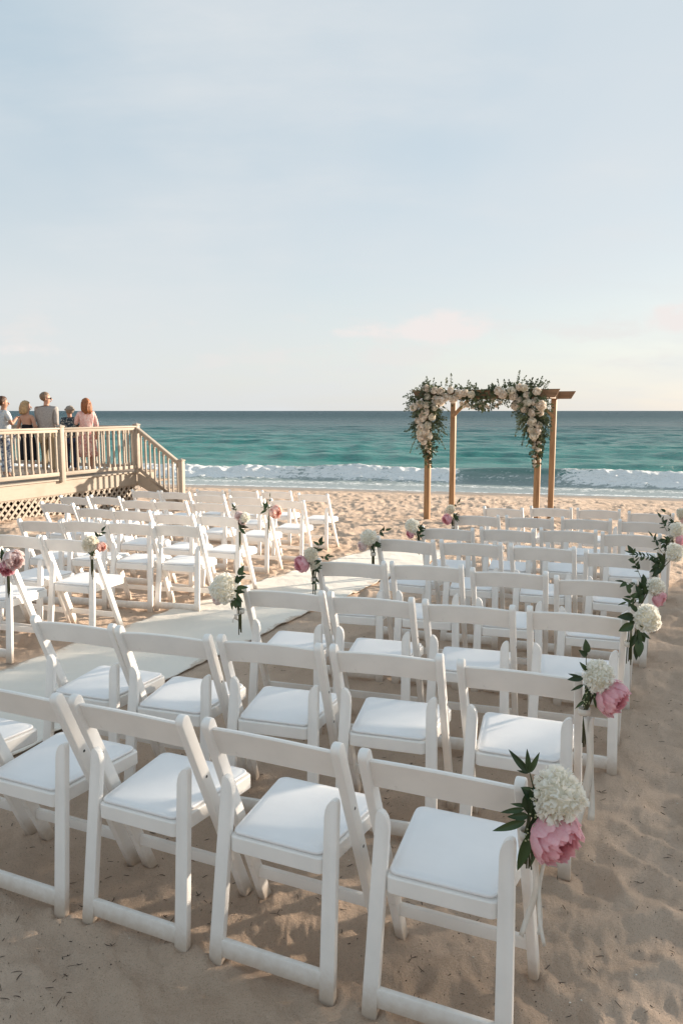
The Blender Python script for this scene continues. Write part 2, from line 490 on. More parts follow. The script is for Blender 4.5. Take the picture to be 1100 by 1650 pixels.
def mat_vinyl():
    M = MT('white_vinyl', rough=0.42, spec=0.45)
    v = M.vec('Object')
    M.base(M.mix(M.ramp(M.noise(v, 5.0, 3), 0.3, 0.7), (0.87, 0.855, 0.85), (0.84, 0.825, 0.82)))
    vo = M.n('ShaderNodeTexVoronoi', feature='DISTANCE_TO_EDGE'); vo.inputs['Scale'].default_value = 480.0
    M.put(v, vo.inputs['Vector'])
    h = M.math('ADD', M.math('MULTIPLY', vo.outputs['Distance'], 0.4), M.math('ADD', M.math('MULTIPLY', M.noise(v, 7.0, 3, 0.5), 3.5), M.math('MULTIPLY', M.noise(v, 24.0, 4, 0.6, dist=1.0), 0.8)))
    M.bump(h, 0.16, 0.004)
    return M.m
def mat_wood(name, base, dark, scale=1.0, rough=0.6, axis='Z'):
    M = MT(name, rough=rough, spec=0.35)
    st = {'Z': (14, 14, 1.1), 'X': (1.1, 14, 14), 'Y': (14, 1.1, 14)}[axis]
    v = M.vec('Object', tuple(s * scale for s in st))
    n = M.noise(v, 1.6, 6, 0.65, dist=0.4)
    n2 = M.noise(M.vec('Object'), 2.5, 3, 0.6)
    c = M.mix(M.ramp(n, 0.35, 0.68), base, dark)
    c = M.mix(M.math('MULTIPLY', M.ramp(n2, 0.4, 0.75), 0.35), c, tuple(x * 0.7 for x in base))
    M.base(c); M.bump(n, 0.25, 0.004)
    return M.m
def mat_cloth(name, c1, c2=None, scale=20.0, rough=0.85, thr=(0.45, 0.55), weave=True, sheen=0.0):
    M = MT(name, rough=rough, spec=0.2)
    v = M.vec('Object')
    if c2 is not None: M.base(M.mix(M.ramp(M.noise(v, scale, 4, 0.6), *thr), c1, c2))
    else: M.base(M.mix(M.ramp(M.noise(v, 4.0, 4), 0.3, 0.7), c1, tuple(x * 0.88 for x in c1)))
    if weave: M.bump(M.math('ADD', M.noise(v, 220.0, 3, 0.6), M.math('MULTIPLY', M.noise(M.vec('Object', (1, 1, .35)), 16.0, 3, 0.6), 9.0)), 0.35, 0.006)
    return M.m
def mat_petal(name, c_in, c_out, trans=0.25):
    M = MT(name, rough=0.65, spec=0.2)
    at = M.n('ShaderNodeAttribute'); at.attribute_name = 'tip'
    n = M.noise(M.vec('Object'), 9.0, 3)
    f = M.math('ADD', at.outputs['Fac'], M.math('MULTIPLY', M.math('SUBTRACT', n, 0.5), 0.7))
    M.base(M.mix(M.ramp(f, 0.0, 1.0, smooth=False), c_in, c_out))
    M.p.inputs['Subsurface Weight'].default_value = 0.0
    M.p.inputs['Subsurface Radius'].default_value = (0.01, 0.006, 0.004)
    M.p.inputs['Subsurface Scale'].default_value = 0.5
    M.bump(M.noise(M.vec('Object', (1, 1, 1)), 30.0, 3, 0.6), 0.2, 0.05)
    tr = M.n('ShaderNodeBsdfTranslucent'); mx = M.n('ShaderNodeMixShader'); mx.inputs[0].default_value = 0.38
    M.t.links.new(M.p.inputs['Base Color'].links[0].from_socket, tr.inputs[0])
    M.t.links.new(M.p.outputs[0], mx.inputs[1]); M.t.links.new(tr.outputs[0], mx.inputs[2])
    M.t.links.new(mx.outputs[0], M.t.nodes['Material Output'].inputs['Surface'])
    return M.m
def mat_leaf(name, c1, c2, rough=0.45):
    M = MT(name, rough=rough, spec=0.4)
    r = M.rnd()
    n = M.noise(M.vec('Object'), 3.0, 3)
    M.base(M.mix(M.ramp(M.math('ADD', M.math('MULTIPLY', r, 0.6), M.math('MULTIPLY', n, 0.4)), 0.15, 0.85), c1, c2))
    return M.m
def mat_foliage(name, c1, c2, rough=0.5):
    M = MT(name, rough=rough, spec=0.35)
    at = M.n('ShaderNodeAttribute'); at.attribute_name = 'tint'
    M.base(M.mix(at.outputs['Fac'], c1, c2))
    return M.m

m_sand = mat_sand(); m_sea = mat_sea()
m_paint = mat_paint(); m_vinyl = mat_vinyl()
m_bolt = MT('dark_bolt', (0.08, 0.08, 0.08), 0.4).m; m_bolt.node_tree.nodes['Principled BSDF'].inputs['Metallic'].default_value = 0.8
def mat_deck():
    M = MT('deck_cream_paint', rough=0.65, spec=0.3)
    r_ = M.rnd()
    g = M.noise(M.vec('Object', (1.2, 6, 9)), 2.4, 6, 0.7, dist=0.5)
    d = M.noise(M.vec('Object'), 1.7, 5, 0.65)
    c = M.mix(r_, (0.385, 0.325, 0.262), (0.455, 0.39, 0.318))
    c = M.mix(M.math('MULTIPLY', M.ramp(g, 0.50, 0.72), 0.40), c, (0.25, 0.205, 0.16))
    c = M.mix(M.math('MULTIPLY', M.ramp(d, 0.52, 0.70), 0.35), c, (0.34, 0.27, 0.20))
    M.base(c); M.bump(g, 0.3, 0.004)
    return M.m
m_deckpaint = mat_deck()
m_deckwood = mat_wood('deck_boards', (0.30, 0.235, 0.175), (0.17, 0.125, 0.09), axis='Y')
m_arch = mat_wood('arch_wood', (0.42, 0.245, 0.125), (0.26, 0.145, 0.072), axis='Z')
m_arch2 = mat_wood('arch_beam_wood', (0.29, 0.17, 0.095), (0.18, 0.10, 0.055), axis='X')
def mat_runner():
    M = MT('ivory_runner', rough=0.9, spec=0.15)
    v = M.vec('Object')
    c = M.mix(M.ramp(M.noise(v, 0.9, 4), 0.3, 0.7), (0.80, 0.745, 0.665), (0.74, 0.68, 0.60))
    n = M.noise(v, 3.2, 7, 0.75)
    at = M.n('ShaderNodeAttribute'); at.attribute_name = 'edge'
    k = M.math('ADD', n, M.math('MULTIPLY', at.outputs['Fac'], 0.26))
    k = M.math('ADD', k, M.math('MULTIPLY', M.noise(v, 60.0, 3, 0.7), 0.10))
    c = M.mix(M.math('MULTIPLY', M.ramp(k, 0.75, 0.86), 0.75), c, (0.52, 0.40, 0.30))
    M.base(c)
    M.bump(M.math('ADD', M.noise(v, 160.0, 3, 0.6), M.math('MULTIPLY', M.noise(M.vec('Object', (3, 1, 1), rot=(0, 0, .44)), 5.0, 4, 0.6), 3.0)), 0.3, 0.006)
    return M.m
m_runner = mat_runner()
m_leaf = mat_leaf('dark_leaf', (0.020, 0.042, 0.014), (0.050, 0.085, 0.028))
m_leafr = mat_leaf('bronze_leaf', (0.060, 0.028, 0.018), (0.05, 0.06, 0.025))
m_foliage = mat_foliage('arch_foliage', (0.030, 0.052, 0.024), (0.17, 0.19, 0.09))
m_stem = MT('stem', (0.07, 0.075, 0.03), 0.6).m
m_ribbon = mat_cloth('ribbon', (0.80, 0.74, 0.66), None, rough=0.5)
m_white = mat_petal('white_petal', (0.90, 0.86, 0.74), (0.95, 0.93, 0.88))
m_cream = mat_petal('cream_petal', (0.84, 0.78, 0.64), (0.93, 0.89, 0.81))
m_pink = mat_petal('pink_petal', (0.80, 0.20, 0.27), (0.95, 0.64, 0.69))
m_blush = mat_petal('blush_petal', (0.88, 0.58, 0.57), (0.96, 0.87, 0.84))
m_peach = mat_petal('peach_petal', (0.86, 0.45, 0.38), (0.95, 0.74, 0.67))
m_rose = mat_petal('ivory_rose_petal', (0.84, 0.73, 0.60), (0.95, 0.90, 0.83))

# ------------------------------------------------------------------ sand
def polar_grid(r0, r1, nr, dense_deg, nd, coarse_deg, nc):
    rr = np.exp(np.linspace(math.log(r0), math.log(r1), nr))
    th = np.concatenate([np.linspace(-180, -coarse_deg, nc)[:-1], np.linspace(-coarse_deg, -dense_deg, 24)[:-1],
                         np.linspace(-dense_deg, dense_deg, nd), np.linspace(dense_deg, coarse_deg, 24)[1:], np.linspace(coarse_deg, 180, nc)[1:]])
    th = np.radians(th)
    R, T = np.meshgrid(rr, th, indexing='ij')
    return R * np.sin(T), R * np.cos(T), R
X, Y, R_ = polar_grid(0.25, 34.0, 660, 27.0, 640, 60.0, 30)
keep_r = 90
Z = sand_h(X, Y)
# flatten under the cloth
V = np.stack([X, Y, Z], -1).reshape(-1, 3)
F = grid_faces(X.shape[0], X.shape[1])
me = np_mesh('sand', V, F[:, ::-1], m_sand)
sand = link('sand', me)
tag(sand, 'pale trampled beach sand sloping down to the water', kind='structure')
# the rest of the beach, out to the sides and under the sea
X2, Y2, R2 = polar_grid(33.9, 400.0, 30, 27.0, 30, 60.0, 30)
Z2 = np.maximum(G(X2, Y2), -6.0) - 0.004
V = np.stack([X2, Y2, Z2], -1).reshape(-1, 3)
o = link('seabed_and_outer_beach', np_mesh('outer_beach', V, grid_faces(*X2.shape)[:, ::-1], m_sand))
tag(o, 'beach sand running on beside and beneath the water', kind='structure')

# ------------------------------------------------------------------ sea
def sea_surface(X, Y, R):
    t = 0.267 * X + 0.964 * Y; l = 0.964 * X - 0.267 * Y
    z = np.zeros_like(X)
    grow = np.clip((t - 31.0) / 14.0, 0, 1)
    rs = np.random.RandomState(4)
    for lam, A, n in ((26, 0.10, 3), (11, 0.065, 4), (5.0, 0.060, 5), (2.3, 0.042, 6), (1.1, 0.022, 6)):
        fade = np.clip(1.6 - R * 0.0085 * 3.0 / lam, 0, 1)
        for i in range(n):
            a = rs.normal(0, 0.42 if lam > 4 else 0.8); la = lam * rs.uniform(0.8, 1.25)
            ph = rs.uniform(0, 6.28) + 2.2 * vnoise(l / (lam * 4) + i, t / (lam * 4), i)
            k = 2 * PI / la
            s = np.sin(k * (t * math.cos(a) + l * math.sin(a)) + ph)
            z += fade * A / math.sqrt(n) * (s + 0.35 * s * s)
    z = z * (0.05 + 0.95 * grow)
    # breaker
    tb = 30.4 + 0.9 * (vnoise(l / 9.0, l * 0, 3) - 0.5) + 0.35 * (vnoise(l / 2.1, l * 0, 7) - 0.5)
    brk = np.clip(np.abs(l - 4.1) / 1.6 - 0.35, 0, 1)             # a stretch of unbroken green face
    brk = np.where(l > -1.9, np.clip((l + 0.9) / 1.2, 0, 1), np.clip((-3.0 - l) / 1.0, 0, 1))
    brk = brk * np.clip(0.45 + 1.0 * vnoise(l / 4.3, l * 0, 17) + 0.3 * (vnoise(l / 1.1, l * 0, 19) - .5), 0, 1)
    q = t - tb
    H = 0.40 + 0.26 * (vnoise(l / 3.0, l * 0, 5) - 0.5)
    prof = np.where(q < 0, np.exp(-(q / (0.55 + 0.55 * brk)) ** 2), np.exp(-(q / 1.7) ** 2))
    z += H * prof
    churn = fbm(l * 1.6, t * 1.9, 4, 2)
    ch2 = fbm(l * 5.0, t * 6.0, 3, 6)
    front = np.clip(1 - np.abs(q + 0.75) / 1.15, 0, 1) ** 0.6
    z += brk * front * ((churn - 0.35) * 0.26 + (ch2 - 0.5) * 0.24)
    # foam map
    fo = brk * np.clip(1.30 - np.abs(q + 0.70) / 1.20, 0, 1)
    fo = np.maximum(fo, (1 - brk) * 0.36 * np.exp(-((q + 0.55) / 0.5) ** 2))
    fo = np.maximum(fo, 0.50 * np.clip(1 - np.abs(q + 2.6) / 2.0, 0, 1))                    # lace left in the wash
    edge = 26.1 + 0.5 * (vnoise(l / 5.0, l * 0, 9) - 0.5)
    fo = np.maximum(fo, 0.52 * np.exp(-((t - edge) / 0.35) ** 2))
    fo = np.maximum(fo, 0.30 * np.exp(-((q - 1.6) / 1.4) ** 2))
    # two small rollers further out
    for tc0, hh, w, seed, l0, l1 in ((39.5, 0.24, 1.5, 11, -3, 9), (49.0, 0.26, 2.0, 12, -26, 2), (60.0, 0.24, 2.4, 13, 10, 40)):
        tb2 = tc0 + 2.4 * (vnoise(l / 11.0, l * 0, seed) - 0.5)
        m = np.clip(vnoise(l / 8.0, l * 0, seed + 4) * 2 - 0.5, 0, 1)
        q2 = t - tb2
        z += hh * m * np.where(q2 < 0, np.exp(-(q2 / (w * 0.5)) ** 2), np.exp(-(q2 / w) ** 2))
        fo = np.maximum(fo, 0.36 * np.clip(m * 2 - 1.1, 0, 1) * np.exp(-((q2 + 0.2) / 0.5) ** 2))
    return z, fo
X, Y, R_ = polar_grid(20.0, 140.0, 560, 26.5, 520, 60.0, 24)
z, fo = sea_surface(X, Y, R_)
t = 0.267 * X + 0.964 * Y
thin = np.clip((29.0 - t) / 3.0, 0, 1)
Z = SEA_Z + z + 0.02 * thin * (fbm(X * 0.8, Y * 0.8, 2, 1) - 0.5)
V = np.stack([X, Y, Z], -1).reshape(-1, 3)
F = grid_faces(*X.shape)
# drop what lies far inland
tf = (0.267 * V[:, 0] + 0.964 * V[:, 1])[F].max(1)
F = F[tf > 24.0]
me = np_mesh('sea', V, F[:, ::-1], m_sea)
at = me.attributes.new('foam', 'FLOAT', 'POINT')
at.data.foreach_set('value', fo.astype(np.float32).ravel())
o = link('sea', me)
tag(o, 'turquoise sea with a breaking wave along the beach', kind='structure')
X, Y, R_ = polar_grid(139.5, 32000.0, 150, 26.5, 120, 60.0, 24)
fade = np.clip(1 - (R_ - 139) / 500, 0, 1)
Z = SEA_Z + 0.0 * X - np.where(R_ < 145, 0.03, 0)
F = grid_faces(*X.shape)
V = np.stack([X, Y, Z], -1).reshape(-1, 3)
tf = (0.267 * V[:, 0] + 0.964 * V[:, 1])[F].max(1)
F = F[tf > 24.0]
me = np_mesh('sea_horizon', V, F[:, ::-1], m_sea)
o = link('sea_horizon', me)
tag(o, 'deep blue green open sea reaching the horizon', kind='structure')

# ------------------------------------------------------------------ aisle runner
def build_runner():
    # right edge from A to B on the ground, 1.1 m wide
    ax, ay = -2.33, 2.25
    d = np.array([0.428, 0.904]); n = np.array([-d[1], d[0]])
    L = 9.05; W = 1.10
    nu, nv = 420, 60
    u = np.linspace(0, L, nu); v = np.linspace(0, W, nv)
    U, Vv = np.meshgrid(u, v, indexing='ij')
    x = ax + d[0] * U + n[0] * Vv; y = ay + d[1] * U + n[1] * Vv
    # the cloth bridges the little hollows
    zs = np.zeros_like(x)
    for dx, dy in ((0, 0), (.07, 0), (-.07, 0), (0, .07), (0, -.07), (.05, .05), (-.05, -.05), (.05, -.05), (-.05, .05)):
        zs += sand_h(x + dx, y + dy)
    zs /= 9
    top = np.maximum(zs, sand_h(x, y)) + 0.010
    # broad soft ripples across the cloth
    rip = fbm(U * 1.6, Vv * 0.5, 3, 31) - 0.5
    crs = 1 - np.abs(2 * fbm(U * 2.1 + Vv * .8, Vv * .7, 3, 37) - 1)
    top += 0.016 * np.clip(rip, 0, 1) + 0.008 * (fbm(U * 7, Vv * 3, 2, 33) - 0.3) + 0.022 * np.clip(crs - .86, 0, 1) / .14 * np.clip(fbm(U, Vv, 2, 39) * 2 - .7, 0, 1)
    V3 = np.stack([x, y, top], -1).reshape(-1, 3)
    F = grid_faces(nu, nv)
    me = np_mesh('aisle_runner', V3, F, m_runner)
    ea = me.attributes.new('edge', 'FLOAT', 'POINT')
    ea.data.foreach_set('value', np.clip(1 - np.minimum(Vv, W - Vv) / 0.16, 0, 1).astype(np.float32).ravel())
    o = link('aisle_runner', me)
    so = o.modifiers.new('thick', 'SOLIDIFY'); so.thickness = 0.003; so.offset = -1
    tag(o, 'long ivory cloth runner laid on the sand between the chair blocks', 'aisle runner')
build_runner()

# ------------------------------------------------------------------ bits on the sand
def build_debris():
    rs = random.Random(5)
    V = []; F = []
    def sliver(x, y, L, w, a, bend):
        n = 4; z0 = None; base = len(V)
        px, py = x, y; ang = a
        for i in range(n + 1):
            z = ZS(px, py) + 0.003
            ww = w * (0.35 + 0.65 * math.sin(PI * (i + 0.5) / (n + 1)))
            nx, ny = -math.sin(ang), math.cos(ang)
            V.append((px + nx * ww, py + ny * ww, z)); V.append((px - nx * ww, py - ny * ww, z)); V.append((px, py, z + ww * 1.3))
            ang += bend; px += math.cos(ang) * L / n; py += math.sin(ang) * L / n
        for i in range(n):
            a0 = base + 3 * i; b0 = a0 + 3
            F.append((a0, b0, b0 + 2, a0 + 2)); F.append((a0 + 2, b0 + 2, b0 + 1, a0 + 1))
    pts = []
    for i in range(3300):
        r = 1.3 * (6.5 ** rs.random()); th = math.radians(rs.uniform(-27, 27))
        pts.append((r * math.sin(th), r * math.cos(th)))
    P = np.array(pts); hz = sand_h(P[:, 0], P[:, 1])
    look = {}
    def ZS(x, y): return cur[0]
    cur = [0]
    for (x, y), h in zip(pts, hz):
        # scarcer in open patches
        if vnoise(np.array([x * 1.1]), np.array([y * 1.1]), 40)[0] < 0.30: continue
        cur[0] = float(h)
        k = rs.random()
        if k < 0.66: sliver(x, y, rs.uniform(0.0025, 0.005), rs.uniform(0.0008, 0.0024), rs.uniform(0, 6.3), rs.uniform(-.3, .3))
        elif k < 0.95: sliver(x, y, rs.uniform(0.010, 0.034), rs.uniform(0.0008, 0.0018), rs.uniform(0, 6.3), rs.uniform(-.22, .22))
        else:
            for q in range(3): sliver(x, y, rs.uniform(0.012, 0.03), rs.uniform(0.0008, 0.0014), rs.uniform(0, 6.3), rs.uniform(-.4, .4))
    me = bpy.data.meshes.new('dry_seaweed_bits'); me.from_pydata(V, [], F)
    me.materials.append(MT('dry_seaweed', (0.055, 0.038, 0.028), 0.85).m)
    o = link('dry_seaweed_bits', me)
    tag(o, 'dark dry seaweed bits and twigs scattered over the near sand', 'seaweed bits', kind='stuff')
    bm = bm_new()
    for i in range(70):
        r = 1.4 * (5 ** rs.random()); th = math.radians(rs.uniform(-25, 25))
        x, y = r * math.sin(th), r * math.cos(th); s = rs.uniform(0.0015, 0.0045)
        ellipsoid(bm, (x, y, sand_z(x, y) + s * 0.3), (s, s * rs.uniform(.6, 1), s * 0.6), 1)
    o = link('shell_fragments', bm_mesh('shell_fragments', bm, MT('shell', (0.72, 0.66, 0.58), 0.4).m, True))
    tag(o, 'small pale shell fragments scattered over the near sand', 'shell fragments', kind='stuff')
build_debris()

# ------------------------------------------------------------------ chairs
POST_DX = 0.2135; TOPZ = 0.796; FOOTY = 0.355
def post_y(z): return FOOTY * (1 - z / TOPZ)
def chair_meshes():
    out = {}
    L = math.hypot(FOOTY, TOPZ); dy, dz = FOOTY / L, -TOPZ / L; py, pz = -dz, dy
    def long_leg(s):
        bm = bm_new(); hw = 0.0225
        pts = []
        cy, cz = dy * hw, TOPZ + dz * hw
        for i in range(9):
            a = PI * i / 8
            # from +p side round the top to -p side
            pts.append((cy + py * hw * math.cos(a) - dy * hw * math.sin(a), cz + pz * hw * math.cos(a) - dz * hw * math.sin(a)))
        by = FOOTY
        e = hw / abs(py) if abs(py) > 0 else hw
        pts.append((by - e, 0.0)); pts.append((by + e, 0.0))
        M = Matrix(((0, 1, 0, s * POST_DX), (1, 0, 0, 0), (0, 0, 1, 0), (0, 0, 0, 1)))
        vs = prism(bm, pts, 0.029, M)
        es = list({ed for v in vs for ed in v.link_edges})
        bmesh.ops.recalc_face_normals(bm, faces=bm.faces)
        long_e = [ed for ed in bm.edges if abs(ed.verts[0].co.x - ed.verts[1].co.x) < 1e-5]
        bmesh.ops.bevel(bm, geom=long_e, offset=0.0060, segments=3, profile=0.5, affect='EDGES')
        return bm_mesh('leg', bm, m_paint, True, math.radians(24))
    out['front_l'] = long_leg(-1); out['front_r'] = long_leg(1)
    def rear_leg(s):
        bm = bm_new()
        # flat board, wider in the middle, rounded head leaning to the seat
        pts = []
        prof = [(-0.0235, 0.0), (-0.0225, 0.30), (-0.0210, 0.548)]
        right = [(0.0210, 0.586), (0.0225, 0.30), (0.0235, 0.0)]
        head = [(-0.0185, 0.566), (-0.0125, 0.582), (-0.003, 0.594), (0.008, 0.600), (0.0170, 0.597)]
        outl = prof + head + right
        pts = [((x * s), z) for x, z in outl]
        a = prism(bm, pts, 0.024)
        for v in a:
            z = v.co.z
            v.co.x += s * (0.191 - 0.0160 * min(z / 0.6, 1))
            v.co.y += 0.062 * z / 0.6
        bmesh.ops.recalc_face_normals(bm, faces=bm.faces)
        es = [ed for ed in bm.edges if abs(ed.verts[0].co.y - ed.verts[1].co.y) < 0.02 or True]
        bmesh.ops.bevel(bm, geom=bm.edges[:], offset=0.0022, segments=2, profile=0.5, affect='EDGES')
        return bm_mesh('leg', bm, m_paint, True, math.radians(24))
    out['rear_l'] = rear_leg(-1); out['rear_r'] = rear_leg(1)
    bm = bm_new(); box(bm, (0, 0.0060, 0.064), (0.346, 0.019, 0.060), None, 0.004, 2)
    out['rear_rail'] = bm_mesh('rear_rail', bm, m_paint, True, math.radians(24))
    bm = bm_new(); box(bm, (0, post_y(0.150), 0.150), (0.404, 0.020, 0.040), None, 0.004, 2)
    out['stretcher'] = bm_mesh('stretcher', bm, m_paint, True, math.radians(24))
    # back rail: arched and bowed slat
    bm = bm_new(); n = 22
    sec = [(-1, -1), (-1, 1), (1, 1), (1, -1)]
    rings = []
    for i in range(n + 1):
        x = -0.2045 + 0.409 * i / n; k = 1 - (x / 0.2045) ** 2
        zt = 0.767 + 0.014 * k; zb = 0.668 + 0.012 * k
        bow = -0.016 * k
        th = 0.0095; r = 0.005
        pr = []
        for (z, o, sgn) in ((zb, r, 1), (zt, -r, -1)):
            pass
        zz = [(zb, -th + r), (zb + r, -th), (zt - r, -th), (zt, -th + r), (zt, th - r), (zt - r, th), (zb + r, th), (zb, th - r)]
        rings.append([bm.verts.new((x, post_y(z) + bow + t + 0.004, z)) for z, t in zz])
    for a, b in zip(rings, rings[1:]):
        for k in range(8): bm.faces.new((a[k], a[(k + 1) % 8], b[(k + 1) % 8], b[k]))
    bm.faces.new(rings[0]); bm.faces.new(rings[-1][::-1])
    bmesh.ops.recalc_face_normals(bm, faces=bm.faces)
    out['backrest'] = bm_mesh('backrest', bm, m_paint, True, math.radians(30))
    # seat frame and pad
    def outline(hr, hf, yr, yf, r, n=6):
        cs = [(-hr, yr), (hr, yr), (hf, yf), (-hf, yf)]
        cen = [(-hr + r, yr + r), (hr - r, yr + r), (hf - r, yf - r), (-hf + r, yf - r)]
        pts = []
        for q, (cx, cy) in enumerate(cen):
            for i in range(n + 1):
                a = PI + q * PI / 2 + (PI / 2) * i / n
                pts.append((cx + r * math.cos(a), cy + r * math.sin(a)))
        return pts
    def stack(bm, layers, cap_bottom=True):
        rings = [[bm.verts.new((x, y, z)) for x, y in pts] for pts, z in layers]
        for a, b in zip(rings, rings[1:]):
            m = len(a)
            for k in range(m): bm.faces.new((a[k], a[(k + 1) % m], b[(k + 1) % m], b[k]))
        bm.faces.new(rings[0][::-1]); bm.faces.new(rings[-1])
    bm = bm_new()
    o = lambda d: outline(0.160 - d, 0.196 - d, 0.030 + d, 0.432 - d, 0.022)
    stack(bm, [(o(0.004), 0.370), (o(0.0), 0.374), (o(0.0), 0.418), (o(0.003), 0.4225), (o(0.010), 0.424)])
    out['seat'] = bm_mesh('seat', bm, m_paint, True, math.radians(24))
    bm = bm_new()
    p = lambda d: outline(0.154 - d, 0.187 - d, 0.037 + d, 0.424 - d, max(0.028 - d * 0.3, 0.01))
    stack(bm, [(p(0.004), 0.425), (p(0.0), 0.428), (p(-0.0012), 0.432), (p(0.001), 0.436), (p(0.006), 0.4372), (p(0.0085), 0.4362), (p(0.012), 0.4385),
               (p(0.03), 0.4400), (p(0.06), 0.4412), (p(0.10), 0.4416)])
    out['cushion'] = bm_mesh('cushion', bm, m_vinyl, True, math.radians(75))
    bm = bm_new()
    for s in (-1, 1):
        pass
    def bolt(x, y, z):
        bm = bm_new()
        r = bmesh.ops.create_cone(bm, cap_ends=True, segments=10, radius1=0.0058, radius2=0.0048, depth=0.003)
        for v in r['verts']:
            c = v.co.copy(); v.co = Vector((x + c.z * (1 if x > 0 else -1), y + c.x, z + c.y))
        return bm_mesh('bolt', bm, m_bolt, True, math.radians(24))
    out['bolts'] = [bolt(s * (POST_DX + q * 0.0138), post_y(0.560) , 0.560) for s in (-1, 1) for q in (1, -1)] + \
                   [bolt(s * (POST_DX + 0.0138), post_y(0.405), 0.405) for s in (-1, 1)]
    return out
CM = chair_meshes()
def chair_proto(bolts):
    t = empty('folding_chair')
    link('seat', CM['seat'], t); link('cushion', CM['cushion'], t); link('backrest', CM['backrest'], t)
    for k in ('front_l', 'front_r', 'rear_l', 'rear_r'): link('leg', CM[k], t)
    link('rear_rail', CM['rear_rail'], t); link('stretcher', CM['stretcher'], t)
    if bolts:
        for b in CM['bolts']: link('bolt', b, t)
    return t
def dup(root):
    r = root.copy(); COL.objects.link(r)
    for ch in list(root.children):
        c = ch.copy(); COL.objects.link(c); c.parent = r
    return r

ORD = ['nearest', 'second', 'third', 'fourth', 'fifth', 'sixth', 'seventh', 'farthest']
RIGHTB = ['A', 'B', 'C', 'D', 'E', 'F', 'G', 'H']
LEFTB = ['LA', 'LB', 'LC', 'LD', 'LE', 'LF', 'LG']
LORD = ['nearest', 'second', 'third', 'fourth', 'fifth', 'sixth', 'farthest']
NTH = ['', 'second', 'third', 'fourth', 'fifth', 'sixth']
TIPS = {}
rs = random.Random(9)
first = {True: None, False: None}
def place_chair(key, i, n, x, y, a):
    near = key in ('A', 'B', 'C')
    if first[near] is None:
        o = first[near] = chair_proto(near)
    else: o = dup(first[near])
    ca, sa = math.cos(a), math.sin(a)
    feet = [(-.19, 0), (.19, 0), (-.21, .355), (.21, .355)]
    P = np.array([(x + ca * fx - sa * fy, y + sa * fx + ca * fy) for fx, fy in feet])
    hz = sand_h(P[:, 0], P[:, 1])
    z = G(x, y) + 0.5 * (hz.mean() - G(x, y)) - 0.004 if key in ('A', 'B', 'C') else hz.mean() - 0.010
    o.location = (x, y, z)
    roll = rs.uniform(-.006, .006) if near else rs.uniform(-.014, .014)
    o.rotation_euler = (rs.uniform(-.006, .006), roll, a)
    side = 'right' if key in RIGHTB else 'left'
    rows, names = (RIGHTB, ORD) if side == 'right' else (LEFTB, LORD)
    row = names[rows.index(key)]
    k = n - 1 - i                         # 0 = right-hand end
    if i == 0 and n > 2: pos = 'at the left end'
    elif k == 0: pos = 'at the right end'
    else: pos = '%s from the right end' % NTH[k]
    if n == 1: pos = 'alone'
    o['label'] = 'white folding chair %s of the %s row, %s of the aisle' % (pos, row, side)
    if n == 1: o['label'] = 'white folding chair cut by the left photo edge, nearest row left of aisle'
    o['category'] = 'folding chair'
    o['group'] = 'white folding chairs set out in rows on the sand'
    TIPS[(key, i)] = (Vector((x - ca * POST_DX, y - sa * POST_DX, z + TOPZ)), Vector((x + ca * POST_DX, y + sa * POST_DX, z + TOPZ)), a, z)
for key in RIGHTB + LEFTB:
    for i, (x, y, a) in enumerate(ROWS[key]):
        place_chair(key, i, len(ROWS[key]), x, y, a)

# the sand is pushed up a little round the near feet: see sand_h

